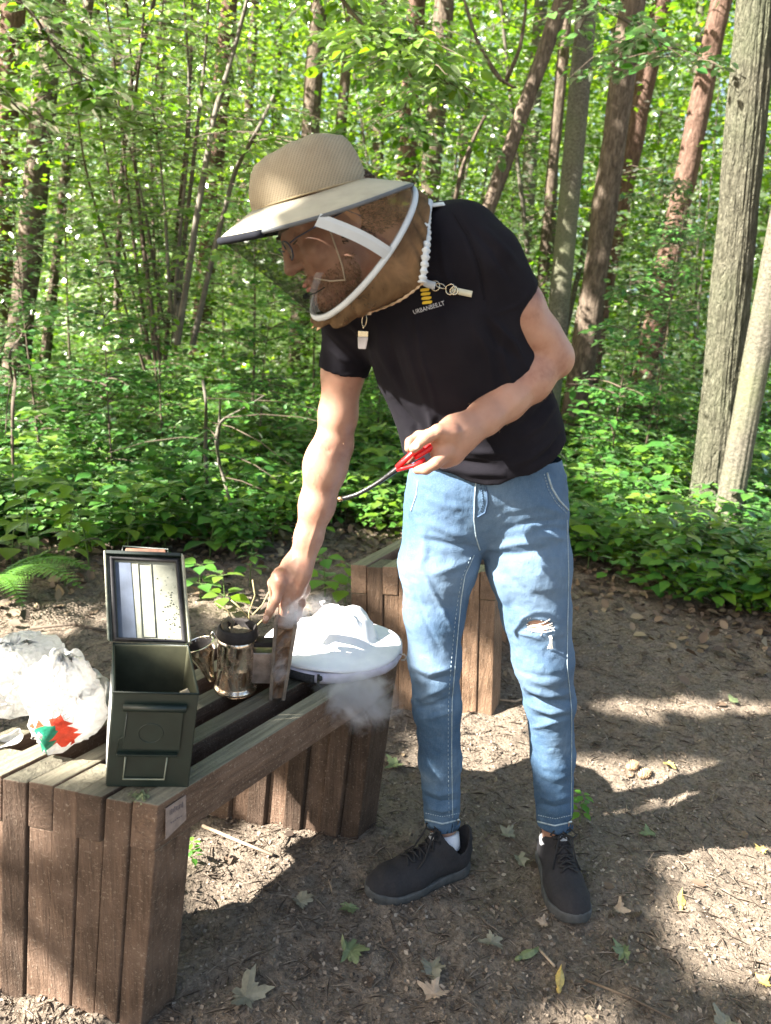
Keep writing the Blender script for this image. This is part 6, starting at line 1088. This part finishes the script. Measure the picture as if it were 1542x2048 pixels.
# ring of the veil window
def Rq(a):
    px_ = 727+(631-727)*math.cos(a)*1.0+36*math.sin(a); py_ = 505+(634-505)*math.cos(a)+22*math.sin(a)
    return J(px_+.0, py_, 1.46-.125*math.sin(a))
ra = np.linspace(0, 2*math.pi, 73)
b = MB(); b.tube([Rq(a) for a in ra[:-1]], .0052, 8, closed=True, flat=1.3); ring = b.build('veil_hoop', M_pipe, man, True)
def Bo(a): return Bq(a, BR*.99, 0+.006*math.cos(2*a)-.003)
def loft(name, a0, a1, mat, par, n=28, m_=12, bulge=0.):
    rows = []
    for i in range(m_+1):
        v = i/m_; rows.append([Bo(a)*(1-v)+Rq(a)*v+(-bn_*.010*math.sin(math.pi*v)*0+bs_*bulge*math.sin(math.pi*v))+.0025*np.array([vn((a*3, v*5, 0), 1.), vn((a*3, v*5, 4), 1.), 0]) for a in np.linspace(a0, a1, n)])
    b = MB(); b.sheet(rows); return b.build(name, mat, par, True)
sa = 1.86     # angle of the white strap
loft('black_veil_window', -1.9, sa, M_nb, man, 44); loft('tan_veil_side', sa, math.pi, M_nt, man, 22); loft('tan_veil_side', math.pi, 2*math.pi-1.9, M_nt, man, 22)
rows = []
for i in range(15): v = i/14; c_ = Bo(sa-.22)*(1-v)+Rq(1.72)*v+bs_*(.004+.006*math.sin(math.pi*v))+bf_*-.008*math.sin(math.pi*v); d = nrm(np.cross(nrm(Rq(sa)-Bo(sa)), [0, -1, 0])); rows.append([c_-d*.0105, c_-d*.003+[0, -.0012, 0], c_+d*.0105])
b = MB(); b.sheet(rows); b.build('veil_strap', M_pipe, man, False, solid=.0012)
# neck opening of the veil, on the shoulders
NL = [J(650, 628, 1.46), J(695, 632, 1.40), J(740, 622, 1.385), J(800, 598, 1.335), J(846, 566, 1.315), J(852, 500, 1.33), J(853, 440, 1.39), J(857, 411, 1.46), J(835, 408, 1.53), J(790, 440, 1.62), J(745, 500, 1.66), J(690, 580, 1.62), J(655, 618, 1.54)]
def spl(pts, n, closed=True):
    P = np.array(pts); m_ = len(P); out = []
    for u in np.linspace(0, m_ if closed else m_-1, n, endpoint=not closed):
        i = int(u); f = u-i; g_ = lambda k: P[k % m_] if closed else P[min(max(k, 0), m_-1)]; p0, p1, p2, p3 = g_(i-1), g_(i), g_(i+1), g_(i+2); out.append(.5*((2*p1)+(-p0+p2)*f+(2*p0-5*p1+4*p2-p3)*f*f+(-p0+3*p1-3*p2+p3)*f**3))
    return np.array(out)
NLs = spl(NL, 96); n_w = 96; rows = []
Rl_ = np.array([Rq(a) for a in np.linspace(0, 2*math.pi, n_w, endpoint=False)])
for i in range(19):
    v = i/18; row = []
    for k in range(n_w):
        p = Rl_[k]*(1-v)+NLs[k]*v; o_ = p-(Rl_.mean(0)*(1-v)+NLs.mean(0)*v); o_ = nrm(o_); am = math.sin(math.pi*min(v*1.02, 1)); p = p+o_*(.016*am+am*(.010*math.sin(k*1.3+4*v+math.sin(k*.37)*2.5)*(.5+.5*math.sin(k*.21))+.006*vn((k*.25, v*3.5, 0), 1.))) + np.array([0, 0, -.008])*am; row.append(p)
    rows.append(row+[row[0]])
b = MB(); b.sheet(rows); b.build('tan_veil', M_nt2, man, True)
# gathered elastic
el = spl([NL[4]+[-.002, -.004, 0], NL[5]+[0, -.006, 0], NL[6]+[0, -.008, 0], NL[7]+[0, -.006, .003]], 90, False); b = MB(); b.tube(el, [.0062+.0016*math.sin(k*1.15)+.0008*math.sin(k*2.7) for k in range(90)], 10, flat=1.); b.build('gathered_elastic', M_pipe, man, True)
el = spl([NL[4], NL[3]+[0, -.003, -.002], NL[2]+[0, -.002, -.002], NL[1]], 50, False); b = MB(); b.tube(el, [.0022+.0008*math.sin(k*1.6) for k in range(50)], 6); b.build('gathered_edge', plain('tan_gather', (.42, .31, .20), .85), man, True)
M_steel = plain('clip_steel', (.62, .56, .42), .25, metal=1., var=.1); M_web = plain('cream_webbing', (.56, .55, .42), .8, var=.1, bump=.5, bs=300, bd=.001)
def ontoS(pts, off=.004): return onto(bvs, pts, off)
# webbing over the shoulder, clip at the armpit
def ribbon(name, pts, wpx, mat, off=.003, n=16):
    q = dens(pts, n); rows = []
    for i, (x, y) in enumerate(q):
        x2, y2 = q[min(i+1, n-1)]; x1, y1 = q[max(i-1, 0)]; d = np.array([x2-x1, y2-y1]); d /= np.linalg.norm(d); pr = np.array([-d[1], d[0]])*wpx/2; rows.append(onto(bvs, [(x-pr[0], y-pr[1]), (x, y), (x+pr[0], y+pr[1])], off, 1.47))
    b = MB(); b.sheet(rows); return b.build(name, mat, man, True, solid=.002)
b = MB(); q = [J(862, 412, 1.45), J(885, 409, 1.46), J(905, 415, 1.47), J(925, 427, 1.475), J(948, 436, 1.49)]; rows = [[p+np.array([0, -.018, -.003]), p+np.array([0, 0, .003]), p+np.array([0, .02, 0])] for p in q]; b.sheet(rows); b.build('shoulder_webbing', M_pipe, man, True, solid=.003)
ribbon('chest_webbing', [(903, 579), (920, 583), (944, 588)], 13, M_web); ribbon('strap_end', [(845, 562), (858, 570), (872, 573)], 15, M_pipe, .008)
def ringt(name, cx_, cy_, rx, ry, rot, bv_off=.007, r_=.0011):
    q = onto(bvs, [(cx_+rx*math.cos(a)*math.cos(rot)-ry*math.sin(a)*math.sin(rot), cy_+rx*math.cos(a)*math.sin(rot)+ry*math.sin(a)*math.cos(rot)) for a in np.linspace(0, 6.283, 17)[:-1]], bv_off); b = MB(); b.tube(q, r_, 6, closed=True); return b.build(name, M_steel, man, True)
ringt('split_ring', 872, 573, 9, 10, 0); ringt('swivel_hook', 884, 573, 11, 4.5, .25); ringt('split_ring', 902, 579, 8, 10, .1); ringt('buckle', 909, 581, 7, 8, .1, .006, .0014)
ringt('swivel_hook', 739, 640, 4.5, 12, .1, .012); q = [J(739, 606, 1.375), J(737, 618, 1.37), J(738, 630, 1.37)]; b = MB(); b.tube(q, [.008, .005, .004], 8); b.build('veil_tab', plain('tan_tab', (.45, .36, .25), .9), man, True)
c_ = onto(bvs, [(737, 655)], .012)[0]; b = MB(); b.tube([c_+[0, 0, .006], c_], .0022, 6); b.box(c_-[0, 0, .010], (.019, .006, .012), [[1, 0, 0], [0, 1, 0], [0, 0, 1]]); cp = b.build('clip_jaw', M_steel, man, bevel=.0015)
b = MB(); b.quadbox([c_+[-.0085, -.003, -.038], c_+[.0065, -.003, -.038], c_+[.0065, .003, -.038], c_+[-.0085, .003, -.038]], [c_+[-.010, -.004, -.015], c_+[.010, -.004, -.015], c_+[.010, .004, -.015], c_+[-.010, .004, -.015]]); b.build('clip_grip', plain('grip_grey_white', (.55, .54, .55), .5), cp, bevel=.002)
# glasses
M_fr = plain('glasses_frame_dark_blue', (.03, .04, .10), .3); t = NT('lens'); t.p(Base_Color=(.9, .93, .95), Roughness=.03, Alpha=.16); M_len = t.m
gl = empty('glasses', tuple(H(.10, .01)), label=None); gl.parent = man; gl.location = Vector(tuple(H(.10, .01)))-Vector(man.location)
def gpart(name, b, mat):
    o = make(name, b.v, b.f, mat, None, True); o.parent = gl; o.location = -(Vector(gl.location)+Vector(man.location)); return o
for s_ in (-1, 1):
    cyc = [H(.106-.010*abs(math.cos(a)*.5+.5*s_*0), .004+.017*math.sin(a), .032*s_+.0255*math.cos(a)) for a in np.linspace(0, 6.283, 25)[:-1]]; b = MB(); b.tube(cyc, .0016, 6, closed=True); gpart('lens_rim', b, M_fr); o = make('lens', [H(.1035, .004, .032*s_)]+cyc, [(0, 1+k, 1+(k+1) % 24) for k in range(24)], M_len, None, True); o.parent = gl; o.location = -(Vector(gl.location)+Vector(man.location))
    b = MB(); b.tube([H(.098, .010, .058*s_), H(.085, .011, .070*s_), H(.02, .010, .078*s_), H(-.012, .008, .080*s_), H(-.03, -.012, .078*s_)], .0019, 6, flat=.7); gpart('temple_arm', b, M_fr)
b = MB(); b.tube([H(.106, .008, .008), H(.108, .011, 0), H(.106, .008, -.008)], .0014, 6); gpart('bridge', b, M_fr)
# headset microphone and chin cord
b = MB(); b.tube([H(.080, -.082, .040), H(.098, -.082, .032), H(.112, -.078, .018)], .0011, 6); mic = b.build('microphone_boom', M_blk, man, True); b = MB(); m0 = H(.113, -.078, .016); b.lathe(m0, hf, [(0, -.007), (.0045, -.005), (.0055, 0), (.0045, .005), (0, .007)], 12); b.build('microphone_tip', M_blk, mic, True)
b = MB(); b.tube([J(655, 446, 1.375), J(670, 490, 1.37), J(684, 530, 1.375), J(690, 560, 1.385), J(660, 562, 1.40), J(625, 556, 1.42), J(600, 545, 1.45)], .0016, 6); b.build('chin_cord', plain('cord_beige', (.55, .45, .33), .8), man, True)
t = NT('clear_plastic'); t.p(Base_Color=(.7, .72, .8), Roughness=.15, Alpha=.3); b = MB(); rows = []
for i in range(10): v = i/9; p = J(640-18*math.sin(v*2.4)+6*v, 545+80*v, 1.40+.03*v); rows.append([p+[-.006, 0, .004*math.sin(i*1.7)], p+[0, -.003, 0], p+[.007, 0, .003*math.sin(i*2.3)]])
b.sheet(rows); b.build('clear_plastic_tab', t.m, man, True)
# ---- lighter held in the left hand
M_red = plain('plastic_red', (.62, .012, .015), .3, var=.08); lt0 = J(863, 886, 1.345); lgt = empty('gas_lighter', tuple(lt0), label='long necked lighter with red handle and bent black neck held at the belt', cat='lighter')
b = MB(); b.tube([J(872, 880, 1.352), J(858, 893, 1.343), J(842, 905, 1.338), J(828, 915, 1.336)], [.011, .0125, .010, .0075], 14, flat=.7); b.tube([J(846, 895, 1.330), J(826, 905, 1.328), J(808, 922, 1.332), J(795, 935, 1.336)], [.006, .0065, .0068, .007], 12, flat=.8); b.tube([J(850, 918, 1.33), J(828, 931, 1.33), J(808, 936, 1.333), J(795, 938, 1.336)], [.0055, .005, .0055, .007], 12, flat=.8); b.build('handle', M_red, lgt, True, kind='stuff') if 0 else b.build('handle', M_red, lgt, True)
b = MB(); nk = spl([J(800, 934, 1.336), J(782, 947, 1.340), J(755, 966, 1.348), J(720, 986, 1.356), J(698, 994, 1.360), J(680, 998, 1.362)], 40, False); b.tube(nk, [.0062-.0022*min(k/12, 1)+.0003*(k % 2) for k in range(40)], 10); b.build('flexible_neck', plain('neck_black', (.014, .014, .016), .3, bump=.6, bs=300, bd=.001), lgt, True)
b = MB(); tp_ = nk[-1]; ax_ = nrm(nk[-1]-nk[-3]); b.lathe(tp_, ax_, [(.0015, .004), (.004, .004), (.0048, 0), (.0048, -.005), (.002, -.006)], 14); b.build('brass_tip', plain('brass', (.6, .38, .22), .3, metal=1.), lgt, True)
